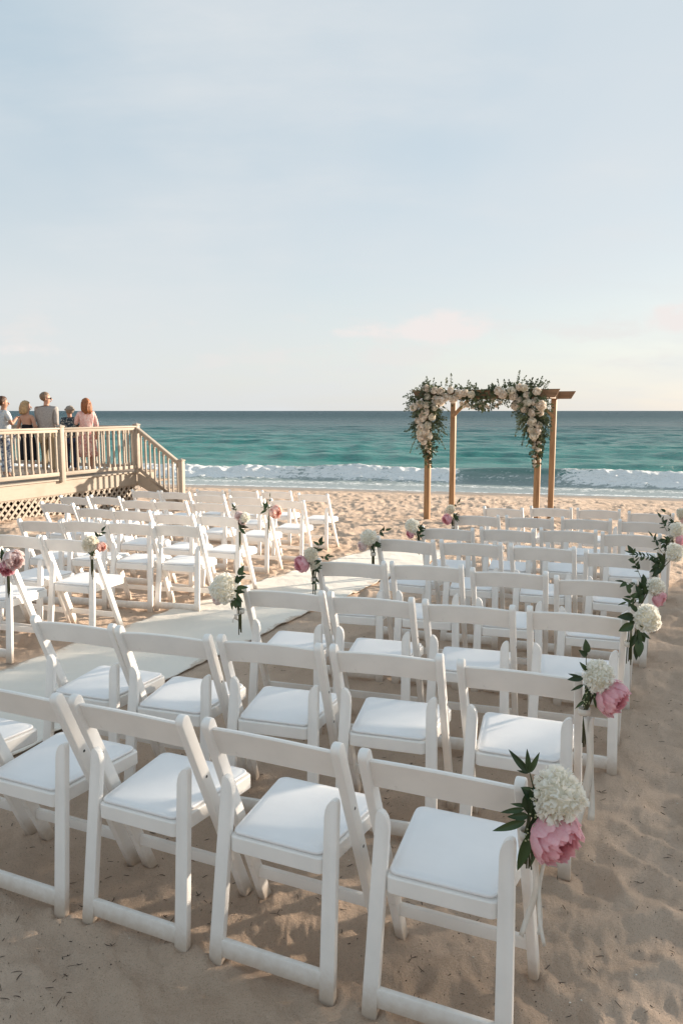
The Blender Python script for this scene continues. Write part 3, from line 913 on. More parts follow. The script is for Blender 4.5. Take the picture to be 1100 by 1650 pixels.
# ------------------------------------------------------------------ flowers
def petal_ball(kind, rsd, nlat=5, nlon=6):
    """one bloom of unit radius, opening along +Z"""
    rn = random.Random(rsd)
    V = []; F = []; T = []
    def petal(az, r0, th0, th1, width, ruffle, cup, tipv, nu=nlon, nv=nlat):
        b = len(V)
        ph1, ph2 = rn.uniform(0, 6.3), rn.uniform(0, 6.3)
        for j in range(nv + 1):
            v = j / nv
            th = th0 + (th1 - th0) * v
            prof = math.sin(min(1.0, 0.18 + v * 1.05) * PI * 0.62) * (1 - 0.35 * max(0, v - 0.75) / 0.25)
            for i in range(nu + 1):
                u = 2 * i / nu - 1
                r = r0 * (1 - cup * (1 - v) * 0.25 + ruffle * v * v * math.sin(3.1 * u + ph1) + ruffle * 0.6 * v * math.sin(7.0 * u + ph2))
                notch = 1 - 0.10 * v * (u * u) + (0.05 * math.sin(6 * u + ph2)) * v
                a = az + u * width * prof / max(0.35, math.sin(max(0.15, min(PI - .15, th))))
                V.append((r * math.sin(th * notch) * math.cos(a), r * math.sin(th * notch) * math.sin(a), -r * math.cos(th * notch)))
                T.append(tipv * 0.55 + 0.45 * v)
        for j in range(nv):
            for i in range(nu):
                q = b + j * (nu + 1) + i
                F.append((q, q + 1, q + nu + 2, q + nu + 1))
    def tuft(az, th, r0, s):
        """small outward petal of a many petalled white bloom"""
        b = len(V)
        c = Vector((math.sin(th) * math.cos(az), math.sin(th) * math.sin(az), math.cos(th)))
        tdir = c.orthogonal().normalized(); tdir.rotate(Matrix.Rotation(rn.uniform(0, 6.3), 3, c)); sd = c.cross(tdir)
        lean = rn.uniform(-.25, .55)
        for j in range(4):
            v = j / 3
            for i in range(3):
                u = i - 1
                w = s * (0.45 + 0.75 * math.sin(v * 2.2)) * 0.8
                p = c * (r0 - s * 1.5 + s * 1.7 * v) + sd * u * w + tdir * (lean * s * v * 1.3 + s * 0.30 * u * u * (1 - v * 0.3) + s * 0.5 * v * v)
                V.append(tuple(p)); T.append(0.15 + 0.85 * v * rn.uniform(.75, 1))
        for j in range(3):
            for i in range(2):
                q = b + j * 3 + i
                F.append((q, q + 1, q + 4, q + 3))
    if kind == 'peony':
        for L, (n, r0, th1, w) in enumerate(((5, 0.34, 2.75, 0.55), (6, 0.50, 2.65, 0.55), (7, 0.66, 2.5, 0.58), (8, 0.82, 2.32, 0.58), (8, 0.95, 2.12, 0.60), (6, 1.04, 1.85, 0.60))):
            off = rn.uniform(0, 6.3)
            for k in range(n):
                petal(off + 2 * PI * k / n + rn.uniform(-.22, .22), r0 * rn.uniform(.93, 1.08), 0.25, th1 + rn.uniform(-.22, .16), w * rn.uniform(.85, 1.15), 0.06, 0.6, L / 5)
    elif kind == 'rose':
        for L, (n, r0, th1, w) in enumerate(((3, 0.30, 2.85, 0.6), (4, 0.48, 2.7, 0.6), (5, 0.68, 2.4, 0.6), (5, 0.88, 2.05, 0.62), (5, 1.02, 1.7, 0.6))):
            off = rn.uniform(0, 6.3)
            for k in range(n):
                petal(off + 2 * PI * k / n + rn.uniform(-.2, .2), r0 * rn.uniform(.95, 1.06), 0.3, th1 + rn.uniform(-.12, .12), w, 0.05, 0.5, L / 4, 4, 4)
    else:
        n = 380 if kind == 'mum' else 110
        s = 0.125 if kind == 'mum' else 0.24
        for i in range(n):
            zc = 1 - 1.78 * (i + 0.5) / n
            az_ = i * 2.39996 + rn.uniform(-.2, .2); lob = 0.09 * math.sin(2 * az_ + rsd) * math.sin(3.1 * zc + rsd) + 0.05 * math.sin(5 * az_ + 4 * zc)
            tuft(az_, math.acos(zc), rn.uniform(.86, 1.05) + lob, s * rn.uniform(.7, 1.35))
        # core so nothing shows through
        b = len(V); nv, nu = 6, 10
        for j in range(nv + 1):
            for i in range(nu):
                th = PI * j / nv; a = 2 * PI * i / nu
                V.append((0.74 * math.sin(th) * math.cos(a), 0.74 * math.sin(th) * math.sin(a), 0.74 * math.cos(th))); T.append(0.1)
        for j in range(nv):
            for i in range(nu):
                F.append((b + j * nu + i, b + j * nu + (i + 1) % nu, b + (j + 1) * nu + (i + 1) % nu, b + (j + 1) * nu + i))
    me = bpy.data.meshes.new('bloom'); me.from_pydata(V, [], F)
    at = me.attributes.new('tip', 'FLOAT', 'POINT'); at.data.foreach_set('value', np.array(T, dtype=np.float32))
    me.polygons.foreach_set('use_smooth', [True] * len(me.polygons))
    return me
def with_mat(me, mat):
    m = me.copy(); m.materials.clear(); m.materials.append(mat); return m
PEO = [petal_ball('peony', 20 + i) for i in range(3)]
MUM = [petal_ball('mum', 40 + i) for i in range(3)]
ROS = [petal_ball('rose', 60 + i) for i in range(4)]
BL = {'pink': [with_mat(m, m_pink) for m in PEO], 'blush': [with_mat(m, m_blush) for m in PEO], 'peach': [with_mat(m, m_peach) for m in PEO],
      'white': [with_mat(m, m_white) for m in MUM], 'cream': [with_mat(m, m_cream) for m in MUM], 'rose': [with_mat(m, m_rose) for m in ROS], 'creamrose': [with_mat(m, m_cream) for m in ROS]}
BNAME = {'pink': 'peony', 'blush': 'peony', 'peach': 'peony', 'white': 'white_bloom', 'cream': 'white_bloom'}

def leaf_mesh(mat, width=0.36, curl=0.22, seed=0):
    V = []; F = []; n = 8; rn = random.Random(seed)
    tw = rn.uniform(-.4, .4)
    for j in range(n + 1):
        v = j / n
        w = width * 0.5 * (math.sin(PI * v ** 0.8) ** 0.85) * (1 - 0.25 * v)
        zc = -curl * v * v
        for u in (-1, -0.5, 0, 0.5, 1):
            z = zc + abs(u) * w * 0.55 + tw * 0.12 * v * u * w
            V.append((v, u * w, z))
    for j in range(n):
        for i in range(4):
            q = j * 5 + i
            F.append((q, q + 1, q + 6, q + 5))
    me = bpy.data.meshes.new('leaf'); me.from_pydata(V, [], F)
    me.polygons.foreach_set('use_smooth', [True] * len(F)); me.materials.append(mat)
    return me
LEAF = [leaf_mesh(m_leaf, 0.58, 0.20, 1), leaf_mesh(m_leaf, 0.44, 0.30, 2), leaf_mesh(m_leaf, 0.26, 0.12, 3)]
LEAFR = [leaf_mesh(m_leafr, 0.44, 0.20, 4)]
def orient(o, loc, direction, up, scale):
    d = Vector(direction).normalized(); u = Vector(up); u = (u - d * u.dot(d))
    if u.length < 1e-4: u = d.orthogonal()
    u.normalize(); s = u.cross(d)
    M = Matrix(((d.x, s.x, u.x, 0), (d.y, s.y, u.y, 0), (d.z, s.z, u.z, 0), (0, 0, 0, 1)))
    o.matrix_local = Matrix.Translation(loc) @ M @ Matrix.Diagonal((scale, scale, scale, 1))
def bouquet(key, i, end, blooms, label, seed, leafdir, sprigs, ribbon=0.0, near=False, dark=False, stems=0.16):
    """end: -1 left post, +1 right post. Local axes: x right in the row, y towards the sea, z up."""
    L, Rr, a, gz = TIPS[(key, i)]
    tip = L if end < 0 else Rr
    rn = random.Random(seed)
    t = empty('bouquet', tip, a * 0.5)
    tag(t, label, 'bouquet', 'flower bouquets tied to the aisle ends of chairs')
    cen = Vector((0, 0, 0))
    for kind, dx, dz, r in blooms:
        o = link(BNAME[kind], rn.choice(BL[kind]), t)
        c = Vector((dx, -0.045 - 0.3 * r + rn.uniform(-.008, .008), dz))
        cen += c
        out = Vector((dx * 0.9 + end * 0.03, -0.10, dz * 0.35 + (0.03 if kind in ('white', 'cream') else -0.01)))
        q = out.to_track_quat('Z', 'Y')
        sc = r * (0.96 if kind in ('white', 'cream') else 0.95)
        o.matrix_local = Matrix.Translation(c) @ q.to_matrix().to_4x4() @ Matrix.Rotation(rn.uniform(0, 6), 4, 'Z') @ Matrix.Diagonal((sc, sc, sc * (.9 if kind in ('white', 'cream') else 1.0), 1))
    cen /= len(blooms)
    # binding point on the post
    bind = Vector((end * 0.022, -0.032, -0.135))
    bm = bm_new()
    for k in range(9):
        jx, jy = rn.uniform(-.012, .012), rn.uniform(-.010, .010)
        top = Vector((cen.x * rn.uniform(.2, .8) + jx, -0.035 + jy, -0.03 + rn.uniform(-.02, .03)))
        low = bind + Vector((jx * 0.9, jy * .8 - 0.004, -stems * rn.uniform(.55, 1.0)))
        tube(bm, [top, bind + Vector((jx * .8, jy * .8, 0)), low], [0.0024, 0.0027, 0.0024], 5)
    link('stems', bm_mesh('stems', bm, m_stem, True), t)
    # leaves round the blooms
    def leaf(p, d, s, up=(0, -1, 0.4)):
        me = rn.choice(LEAFR if (dark and rn.random() < .6) else LEAF)
        o = link('leaf', me, t); orient(o, p, d, up, s)
    for (x0, z0, dx, dz, s) in leafdir:
        leaf(Vector((x0, -0.05 - rn.uniform(0, .02), z0)), Vector((dx, rn.uniform(-.45, 0.05), dz)), s, (rn.uniform(-.4, .4), -1, .5))
    for (x0, z0, dx, dz, ln) in sprigs:
        bm = bm_new()
        p0 = Vector((x0, -0.045, z0)); d = Vector((dx, -0.12, dz)).normalized()
        side = d.cross(Vector((0, -1, 0))).normalized()
        pts = [p0 + d * ln * q / 4 + side * 0.10 * ln * (q / 4) ** 2 * rn.uniform(.6, 1) for q in range(5)]
        tube(bm, pts, [0.0020, 0.0018, 0.0016, 0.0013, 0.0009], 5)
        link('sprig', bm_mesh('sprig', bm, m_stem, True), t)
        n = max(2, int(ln / 0.028))
        for k in range(n):
            f = 0.25 + 0.75 * (k + 0.5) / n
            p = p0 + d * ln * f + side * 0.10 * ln * f * f
            for sd in (-1, 1):
                if rn.random() < .25: continue
                leaf(p + d * rn.uniform(-.008, .008), d * rn.uniform(.3, 1.0) + side * sd * rn.uniform(.4, 1.0) + Vector((0, rn.uniform(-.6, .3), rn.uniform(-.3, .1))), rn.uniform(.026, .048))
        leaf(pts[-1], d, 0.05)
    # small buds filling the gaps by the binding
    if near:
        bm = bm_new()
        for k in range(38):
            p = Vector((cen.x * rn.uniform(.15, .6), -0.055 - rn.uniform(0, .025), cen.z + rn.uniform(-.07, .05)))
            ellipsoid(bm, p, (0.0026,) * 3, 1)
        link('small_buds', bm_mesh('small_buds', bm, MT('bud_%d' % seed, (0.42, 0.45, 0.25), 0.6).m, True), t)
    # ribbon round the stems and its hanging tails
    bm = bm_new()
    tube(bm, [bind + Vector((0, 0.012, .012)), bind + Vector((0, 0.012, -.012))], 0.021, 14, False)
    def tail(x0, L, amp, w, ph):
        n = 18; prev = None
        for q in range(n + 1):
            v = q / n
            c = Vector((x0 + amp * math.sin(v * 3.6 + ph) * v ** .6, -0.042 - 0.012 * math.sin(v * 5 + ph), bind.z - 0.01 - L * v))
            tw = 0.9 * math.sin(v * 4.2 + ph)
            e = Vector((math.cos(tw), math.sin(tw) * .8, 0)) * w * 0.5
            a_, b_ = bm.verts.new(c - e), bm.verts.new(c + e)
            if prev: bm.faces.new((prev[0], prev[1], b_, a_))
            prev = (a_, b_)
    if ribbon > 0:
        tail(end * 0.030, ribbon, 0.022 * end, 0.016 if key != 'B' else 0.030, 0.4)
        tail(end * 0.046, ribbon * 0.92, -0.015 * end, 0.012 if key != 'B' else 0.024, 1.9)
        if key == 'A': tail(end * 0.066, ribbon * 1.02, 0.018 * end, 0.010, 2.9)
    me = bm_mesh('ribbon', bm, m_ribbon, True)
    o = link('ribbon', me, t)
    so = o.modifiers.new('thick', 'SOLIDIFY'); so.thickness = 0.0012
    return t
def rnd_leaves(seed, cx, cz, n, s, inward):
    rn = random.Random(seed); out = []
    for k in range(n):
        a = rn.uniform(0, 2 * PI)
        dx, dz = math.cos(a), math.sin(a)
        if dx * inward < 0 and rn.random() < .65: dx = -dx
        out.append((cx * rn.uniform(.2, .75), cz * rn.uniform(.1, 1) - rn.uniform(-.01, .04), dx, dz, s * rn.uniform(.75, 1.2)))
    return out
bouquet('A', 4, 1, [('white', .088, -.004, .069), ('pink', .088, -.112, .071)],
        'large white bloom above a deep pink peony with long dark leaves, nearest chair', 1,
        [(.015, -.080, -1, -.38, .088), (.03, -.105, -.30, -1, .120), (.01, -.045, -1, -.12, .06), (.035, -.02, -.5, .5, .045), (.02, -.04, -1, .15, .045), (.02, -.06, -1, -.05, .05), (.03, -.09, -.2, -1, .07),
         (.02, .0, .1, -1, .07), (.03, .02, -.1, -1, .075), (.03, -.03, .2, -1, .06), (.04, -.06, -.3, -.8, .06), (.03, .01, -.9, .3, .035), (.055, -.05, .8, .25, .05), (.04, -.10, -.1, -1, .085)],
        [], ribbon=0.26, near=True, stems=0.10)
def add_sprig_A():
    t = [o for o in COL.objects if o.name == 'bouquet'][0]
    bm = bm_new()
    p0 = Vector((.03, -.06, .01)); p1 = Vector((.018, -.06, .055))
    tube(bm, [p0, (p0 + p1) / 2, p1], [.002, .0018, .0012], 5)
    link('sprig', bm_mesh('sprig', bm, m_stem, True), t)
    for d, s in (((-.75, -.1, .85), .075), ((-.1, -.1, 1), .062), ((.42, -.1, 1), .060), ((-.9, 0, .1), .03)):
        o = link('leaf', LEAF[2], t); orient(o, p1 + Vector((0, 0, -.008)), Vector(d), (0, -1, .2), s)
add_sprig_A()
bouquet('B', 4, 1, [('white', .058, .012, .058), ('pink', .112, -.066, .066)],
        'white bloom beside an open pale pink peony, long ribbon tails, second row outer end', 2,
        [(.01, .0, -1, -.1, .055), (.01, -.02, -1, -.5, .05), (.02, .03, -.4, .5, .04), (.03, -.05, -.3, -1, .06), (.02, -.08, -.6, -.6, .05), (.045, -.05, .2, -1, .055), (.03, -.02, .4, -.6, .05),
         (.03, .0, -.1, -1, .06), (.03, -.04, -.5, -.8, .05), (.0, .0, -.9, .3, .045)],
        [(.02, .03, -.12, 1, .06)], ribbon=0.42, near=True, stems=0.13)
bouquet('C', 3, 1, [('white', .088, .000, .066)],
        'single creamy white bloom wrapped in many dark leaves, third row outer end', 3,
        [(.03, .0, -1, .1, .075), (.03, -.03, -.9, -.5, .075), (.05, -.05, .2, -1, .08), (.05, -.06, .8, -.5, .07), (.06, -.05, -.2, -1, .09), (.05, -.03, .9, -.2, .06), (.04, .03, -.6, .7, .06),
         (.05, -.1, .1, -1, .08), (.04, -.08, -.3, -1, .07), (.05, -.06, .5, -.8, .07), (.03, .01, -.2, -1, .07), (.04, -.13, .2, -1, .07)],
        [(.03, .03, -.35, 1, .08)], stems=0.10)
bouquet('D', 3, 1, [('white', .095, -.020, .053), ('pink', .118, -.088, .045)],
        'white bloom over a small pink peony with leafy sprigs, fourth row outer end', 4,
        rnd_leaves(4, .07, -.05, 14, .055, -1), [(.02, .02, -.5, 1, .16), (.02, -.02, -.7, .1, .10), (.03, -.09, -.8, -.3, .09)], stems=0.12)
bouquet('E', 3, 1, [('white', .125, .025, .064)],
        'round white bloom with trailing leaf sprigs, fifth row outer end', 5,
        rnd_leaves(5, .08, -.06, 16, .06, -1), [(.04, -.02, -1, .05, .15), (.05, .02, -.6, .8, .12), (.05, -.10, -.5, -.7, .13)], stems=0.12)
bouquet('F', 3, 1, [('white', .100, .045, .064), ('pink', .130, -.030, .046)],
        'white bloom with bright pink peony on its lower right, sixth row outer end', 6,
        rnd_leaves(6, .06, -.04, 12, .055, -1), [(.03, .03, -.6, 1, .12)], stems=0.12)
bouquet('G', 3, 1, [('cream', .085, .080, .056), ('peach', .110, .020, .044)],
        'cream bloom with small peach peony at right photo edge, seventh row outer end', 7,
        rnd_leaves(7, .05, -.02, 14, .06, -1), [(.02, .03, -.8, .6, .10)], stems=0.12)
bouquet('C', 0, -1, [('white', -.098, -.002, .080), ('blush', -.140, -.060, .040)],
        'big round white bloom with blush petals below, third row aisle end', 8,
        [(-.03, .02, .5, .6, .06), (-.03, 0, .9, .2, .065), (-.04, -.03, .7, -.5, .07), (-.04, -.05, .1, -1, .06), (-.05, -.06, -.2, -1, .06), (-.03, .02, .1, 1, .05), (-.03, -.05, .5, -.8, .06), (-.05, -.02, .8, 0, .06), (-.03, -.02, .3, -.8, .06)],
        [(-.03, .03, .35, 1, .05)], ribbon=0.05, stems=0.13)
bouquet('D', 0, -1, [('cream', -.035, .030, .050), ('pink', -.098, -.030, .058), ('cream', -.010, -.030, .036)],
        'pink peony lower left of two pale blooms, fourth row aisle end', 9,
        rnd_leaves(9, -.04, -.06, 8, .05, 1), [(-.01, .03, .3, .9, .08), (-.01, -.06, .1, -1, .09), (0, .02, .9, .1, .07)], stems=0.12)
bouquet('E', 0, -1, [('white', -.050, .000, .066), ('blush', -.100, -.068, .042)],
        'white bloom with blush peony below it, fifth row aisle end', 10,
        rnd_leaves(10, -.03, -.04, 8, .06, 1), [(0, .03, .7, .3, .08)], stems=0.15)
bouquet('F', 0, -1, [('white', -.082, .004, .066), ('pink', -.100, -.064, .040)],
        'white bloom with small pink peony below, sixth row aisle end by wooden post', 11,
        rnd_leaves(11, -.03, -.05, 12, .05, 1), [], stems=0.12)
bouquet('G', 0, -1, [('cream', -.050, .045, .050), ('pink', -.085, -.055, .056)],
        'cream bloom above rosy pink peony, seventh row aisle end under the arch', 12,
        rnd_leaves(12, -.02, -.03, 12, .05, 1), [(-.01, .04, .4, 1, .08)], stems=0.10)
bouquet('LA', 0, 1, [('blush', .092, -.056, .072), ('pink', .035, -.118, .060), ('white', -.050, -.040, .045)],
        'blush and pink peonies with white bloom, left photo edge chair', 13,
        rnd_leaves(13, .02, -.06, 9, .06, -1), [(.0, .0, -.4, .9, .08)], stems=0.20)
bouquet('LB', 1, 1, [('cream', .030, -.028, .062), ('peach', .108, -.050, .038)],
        'cream bloom with small peach bud and green leaves, second row left of aisle', 14,
        rnd_leaves(14, .05, -.10, 12, .055, 1), [(.07, .0, .6, .9, .08)], stems=0.17)
bouquet('LD', 4, 1, [('blush', .030, .005, .046), ('white', .080, -.010, .052), ('blush', .060, -.050, .038)],
        'white and blush blooms over bronze leaves, fourth row left of aisle', 15,
        rnd_leaves(15, .07, -.10, 14, .055, 1), [(.0, .03, -.4, .8, .05)], dark=True, stems=0.20)
bouquet('LE', 5, 1, [('peach', .112, -.070, .078)],
        'single big peach pink peony with dark leaves, fifth row left of aisle', 16,
        rnd_leaves(16, .02, -.03, 9, .07, -1), [(.03, .02, .1, 1, .07)], stems=0.24)

# ------------------------------------------------------------------ wooden arch
ARCH_O = (1.69, 15.33); ARCH_A = math.atan2(-.39, .92)
AW, AD, AT = 2.115, 1.88, 2.105
def arch_w(x, y):
    ca, sa = math.cos(ARCH_A), math.sin(ARCH_A)
    return ARCH_O[0] + ca * x - sa * y, ARCH_O[1] + sa * x + ca * y
def build_arch():
    t = empty('wedding_arch', (*ARCH_O, 0), ARCH_A)
    tag(t, 'square brown wooden pergola arch with four posts draped in flowers before the sea', 'wooden arch')
    for px in (0, AW):
        for py in (0, AD):
            wx, wy = arch_w(px, py); g = sand_z(wx, wy) - 0.08
            bm = bm_new(); box(bm, (px, py, (g + AT - 0.03) / 2), (0.108, 0.108, AT - 0.03 - g), None, 0.005, 2)
            link('post', bm_mesh('post', bm, m_arch, True, math.radians(40)), t)
    def beam(x0, x1, y, cut=0.09):
        bm = bm_new(); z0, z1 = AT - 0.155, AT
        prism(bm, [(x0, z1), (x1, z1), (x1 - cut, z0), (x0 + cut, z0)], 0.045, Matrix.Translation((0, y, 0)))
        bmesh.ops.recalc_face_normals(bm, faces=bm.faces)
        bmesh.ops.bevel(bm, geom=bm.edges[:], offset=0.004, segments=2, affect='EDGES')
        link('beam', bm_mesh('beam', bm, m_arch2, True, math.radians(35)), t)
    beam(-0.31, 2.49, -0.078); beam(-0.36, 2.55, AD - 0.078)
    for px, off in ((0, -0.0785), (AW, 0.0785)):
        bm = bm_new()
        vs = prism(bm, [(-0.054, AT - 0.02), (AD + 0.25, AT - 0.02), (AD + 0.18, AT - 0.155), (-0.054, AT - 0.155)], 0.045,
              Matrix(((0, 1, 0, px + off), (1, 0, 0, 0), (0, 0, 1, 0), (0, 0, 0, 1))))
        bmesh.ops.recalc_face_normals(bm, faces=bm.faces)
        bmesh.ops.bevel(bm, geom=bm.edges[:], offset=0.004, segments=2, affect='EDGES')
        link('side_beam', bm_mesh('side_beam', bm, m_arch2, True, math.radians(35)), t)
    for x0, x1, y in ((0.0, 0.34, AD), (AW, AW - 0.34, AD), (0.0, 0.34, 0), (AW, AW - 0.34, 0)):
        bm = bm_new()
        beam_between(bm, (x0, y - 0.079, 1.585), (x1, y - 0.079, 1.935), 0.045, 0.075, 0.004, Vector((0, 0, 1)))
        link('brace', bm_mesh('brace', bm, m_arch, True, math.radians(35)), t)
build_arch()

def foliage_mesh(name, sprigs, seed, leaf=(0.045, 0.065), mat=None):
    """sprigs: (origin, direction, length). Leaves set in pairs along drooping stems."""
    rn = random.Random(seed); V = []; F = []; T = []
    def lf(p, d, s, tint, upv):
        d = d.normalized(); u = (upv - d * upv.dot(d))
        if u.length < 1e-3: u = d.orthogonal()
        u.normalize(); sd = u.cross(d)
        w = s * 0.30; b = len(V)
        for q in (p, p + d * s * .35 + sd * w + u * w * .35, p + d * s * .75 + sd * w * .75 + u * w * .2, p + d * s - u * s * .08,
                  p + d * s * .75 - sd * w * .75 + u * w * .2, p + d * s * .35 - sd * w + u * w * .35, p + d * s * .5):
            V.append(tuple(q)); T.append(tint)
        F.extend([(b, b + 1, b + 6), (b + 1, b + 2, b + 6), (b + 2, b + 3, b + 6), (b + 3, b + 4, b + 6), (b + 4, b + 5, b + 6), (b + 5, b, b + 6)])
    for o, d, ln in sprigs:
        o = Vector(o); d = Vector(d).normalized(); n = max(3, int(ln / 0.026))
        base = rn.random() ** 1.3; p = o.copy(); dd = d.copy(); side = d.orthogonal().normalized()
        side.rotate(Matrix.Rotation(rn.uniform(0, 6.3), 3, d)) if False else None
        side = (Matrix.Rotation(rn.uniform(0, 6.3), 3, d) @ side)
        pts = [p.copy()]
        for k in range(n):
            dd = (dd + Vector((0, 0, -0.035)) + Vector((rn.uniform(-1, 1), rn.uniform(-1, 1), rn.uniform(-1, 1))) * 0.07).normalized()
            p = p + dd * ln / n; pts.append(p.copy())
            s = rn.uniform(*leaf) * (1 - 0.45 * k / n)
            for sg in (-1, 1):
                if rn.random() < .1: continue
                lf(p, dd * .7 + side * sg + Vector((rn.uniform(-.4, .4), rn.uniform(-.4, .4), rn.uniform(-.4, .4))), s, min(1, max(0, base + rn.uniform(-.15, .15) + 0.35 * k / n)), Vector((rn.uniform(-.5, .5), -.6, 1)))
        lf(p, dd, leaf[1] * .7, base, Vector((0, -1, .4)))
        # stem as a thin three sided ribbon
        b = len(V)
        for q in pts:
            for a in range(3):
                V.append((q.x + 0.0022 * math.cos(a * 2.09), q.y + 0.0022 * math.sin(a * 2.09), q.z)); T.append(0.1)
        for k in range(len(pts) - 1):
            for a in range(3):
                a2 = (a + 1) % 3
                F.append((b + 3 * k + a, b + 3 * k + a2, b + 3 * k + 3 + a2)); F.append((b + 3 * k + a, b + 3 * k + 3 + a2, b + 3 * k + 3 + a))
    me = bpy.data.meshes.new(name); me.from_pydata(V, [], F)
    at = me.attributes.new('tint', 'FLOAT', 'POINT'); at.data.foreach_set('value', np.array(T, dtype=np.float32))
    me.materials.append(mat or m_foliage)
    return me
def garland(label, roses, small, volume, seed, extra):
    rn = random.Random(seed)
    t = empty('flower_garland', (*ARCH_O, 0), ARCH_A)
    tag(t, label, 'flower garland', 'flower garlands on the wooden arch')
    for s, z in roses:
        me = rn.choice(BL['rose'] if rn.random() < .75 else BL['creamrose'])
        o = link('rose', me, t)
        d = Vector((rn.uniform(-.55, .45), -1, rn.uniform(-.25, .55)))
        r = rn.uniform(.066, .096)
        o.matrix_local = Matrix.Translation((s, -0.25 - rn.uniform(0, .07), z)) @ d.to_track_quat('Z', 'Y').to_matrix().to_4x4() @ Matrix.Rotation(rn.uniform(0, 6), 4, 'Z') @ Matrix.Diagonal((r, r, r * .95, 1))
    for s, z in small:
        o = link('rose_bud', rn.choice(BL['rose']), t)
        d = Vector((rn.uniform(-.6, .6), -1, rn.uniform(-.4, .5))); r = rn.uniform(.030, .046)
        o.matrix_local = Matrix.Translation((s + rn.uniform(-.02, .02), -0.13 - rn.uniform(0, .06), z)) @ d.to_track_quat('Z', 'Y').to_matrix().to_4x4() @ Matrix.Diagonal((r, r, r, 1))
    sp = []
    for (x0, z0, x1, z1, w0, w1, dep, n) in volume:
        for k in range(n):
            f = rn.random(); w = w0 + (w1 - w0) * f
            cx = x0 + (x1 - x0) * f; cz = z0 + (z1 - z0) * f
            a = rn.uniform(0, 6.3); rr = w * rn.uniform(.1, .75)
            o = (cx + rr * math.cos(a), -0.10 - dep * rn.uniform(-.6, .8), cz + rr * math.sin(a) * .8)
            d = Vector((math.cos(a) + rn.uniform(-.4, .4), rn.uniform(-1.0, .5), math.sin(a) * .8 - (0.5 if abs(z1 - z0) > .5 else -0.1)))
            sp.append((o, d, w * rn.uniform(.45, .9)))
    for e in extra: sp.append((e[0], e[1], e[2] * (0.78 if e[1][2] > 0.5 else 1.0)))
    f = link('foliage', foliage_mesh('foliage', sp, seed), t)
    f['kind'] = 'stuff'
    return t
LEFT_R = [(0.025, 2.131), (0.196, 2.095), (0.312, 2.077), (0.507, 2.092), (0.421, 1.965), (0.666, 2.023), (0.787, 2.039), (0.917, 2.012), (0.045, 1.976), (-0.08, 1.839), (0.057, 1.821), (0.192, 1.778), (0.226, 1.907), (0.333, 1.889), (0.013, 1.683), (0.159, 1.588), (-0.04, 1.579), (-0.139, 1.526), (0.071, 1.432), (-0.064, 1.405), (-0.079, 1.288), (0.044, 1.313), (-0.036, 1.20), (0.086, 1.224), (0.005, 1.124), (-.20, 1.78), (.57, 1.93)]
RIGHT_R = [(1.402, 2.085), (1.498, 2.01), (1.647, 2.064), (1.686, 1.971), (1.793, 2.137), (1.886, 2.117), (1.926, 1.988), (2.107, 2.06), (2.076, 1.877), (1.949, 1.859), (2.028, 1.674), (2.174, 1.674), (2.033, 1.508), (2.152, 1.453), (2.019, 1.359), (2.13, 1.342), (2.077, 1.26), (1.80, 1.90), (1.72, 1.80), (1.89, 1.74), (2.20, 1.80)]
SMALL_R = [(2.08, 1.174), (2.137, 1.119), (2.084, 1.044), (2.105, 0.951), (2.089, 0.876), (2.103, 0.783), (2.106, 0.708), (2.12, 1.0), (2.06, 1.1)]
garland('cream and ivory rose garland hanging down the left front post of the arch', LEFT_R, [(0.019, 1.007), (0.037, 0.93)],
        [(0.0, 2.08, 0.02, 1.35, .32, .27, .15, 190), (0.02, 1.35, 0.04, 0.88, .24, .11, .10, 70), (0.04, .95, .04, .66, .09, .05, .06, 20), (-.15, 2.06, .95, 2.05, .19, .15, .13, 120)], 101,
        [((.46, -.1, 2.15), (.1, 0, 1), .30), ((.40, -.1, 2.15), (-.1, 0, 1), .20), ((.02, -.1, 2.15), (-.2, 0, 1), .24), ((.10, -.1, 2.15), (.1, 0, 1), .2), ((-.22, -.1, 1.95), (-1, 0, .3), .24), ((-.22, -.1, 1.9), (-1, 0, 0), .24),
         ((-.22, -.1, 1.75), (-1, 0, -.1), .22), ((.78, -.1, 2.1), (.1, 0, 1), .2), ((.9, -.1, 2.1), (.3, 0, 1), .14), ((.2, -.12, 1.3), (.6, 0, -1), .34), ((.22, -.12, 1.6), (.8, 0, -1), .32), ((-.2, -.12, 1.2), (-.5, 0, -1), .3), ((-.2, -.12, 1.5), (-1, 0, -.8), .25)])
garland('cream and ivory rose garland hanging down the right front post of the arch', RIGHT_R, SMALL_R,
        [(1.95, 2.05, 2.08, 1.40, .31, .21, .15, 180), (2.08, 1.40, 2.11, 0.74, .18, .05, .08, 90), (1.35, 2.06, 2.20, 2.08, .16, .19, .13, 120), (1.70, 1.98, 1.90, 1.60, .18, .11, .09, 40)], 102,
        [((1.72, -.1, 2.15), (.1, 0, 1), .34), ((1.76, -.1, 2.15), (.35, 0, 1), .26), ((2.12, -.1, 2.12), (.25, 0, 1), .24), ((2.2, -.1, 2.1), (.5, 0, 1), .18), ((1.5, -.1, 2.1), (0, 0, 1), .2), ((1.6, -.1, 2.1), (-.3, 0, 1), .2),
         ((1.80, -.12, 1.6), (-.3, 0, -1), .34), ((1.9, -.12, 1.4), (-.4, 0, -1), .30), ((2.25, -.12, 1.6), (.2, 0, -1), .4), ((2.22, -.12, 1.3), (.1, 0, -1), .3)])
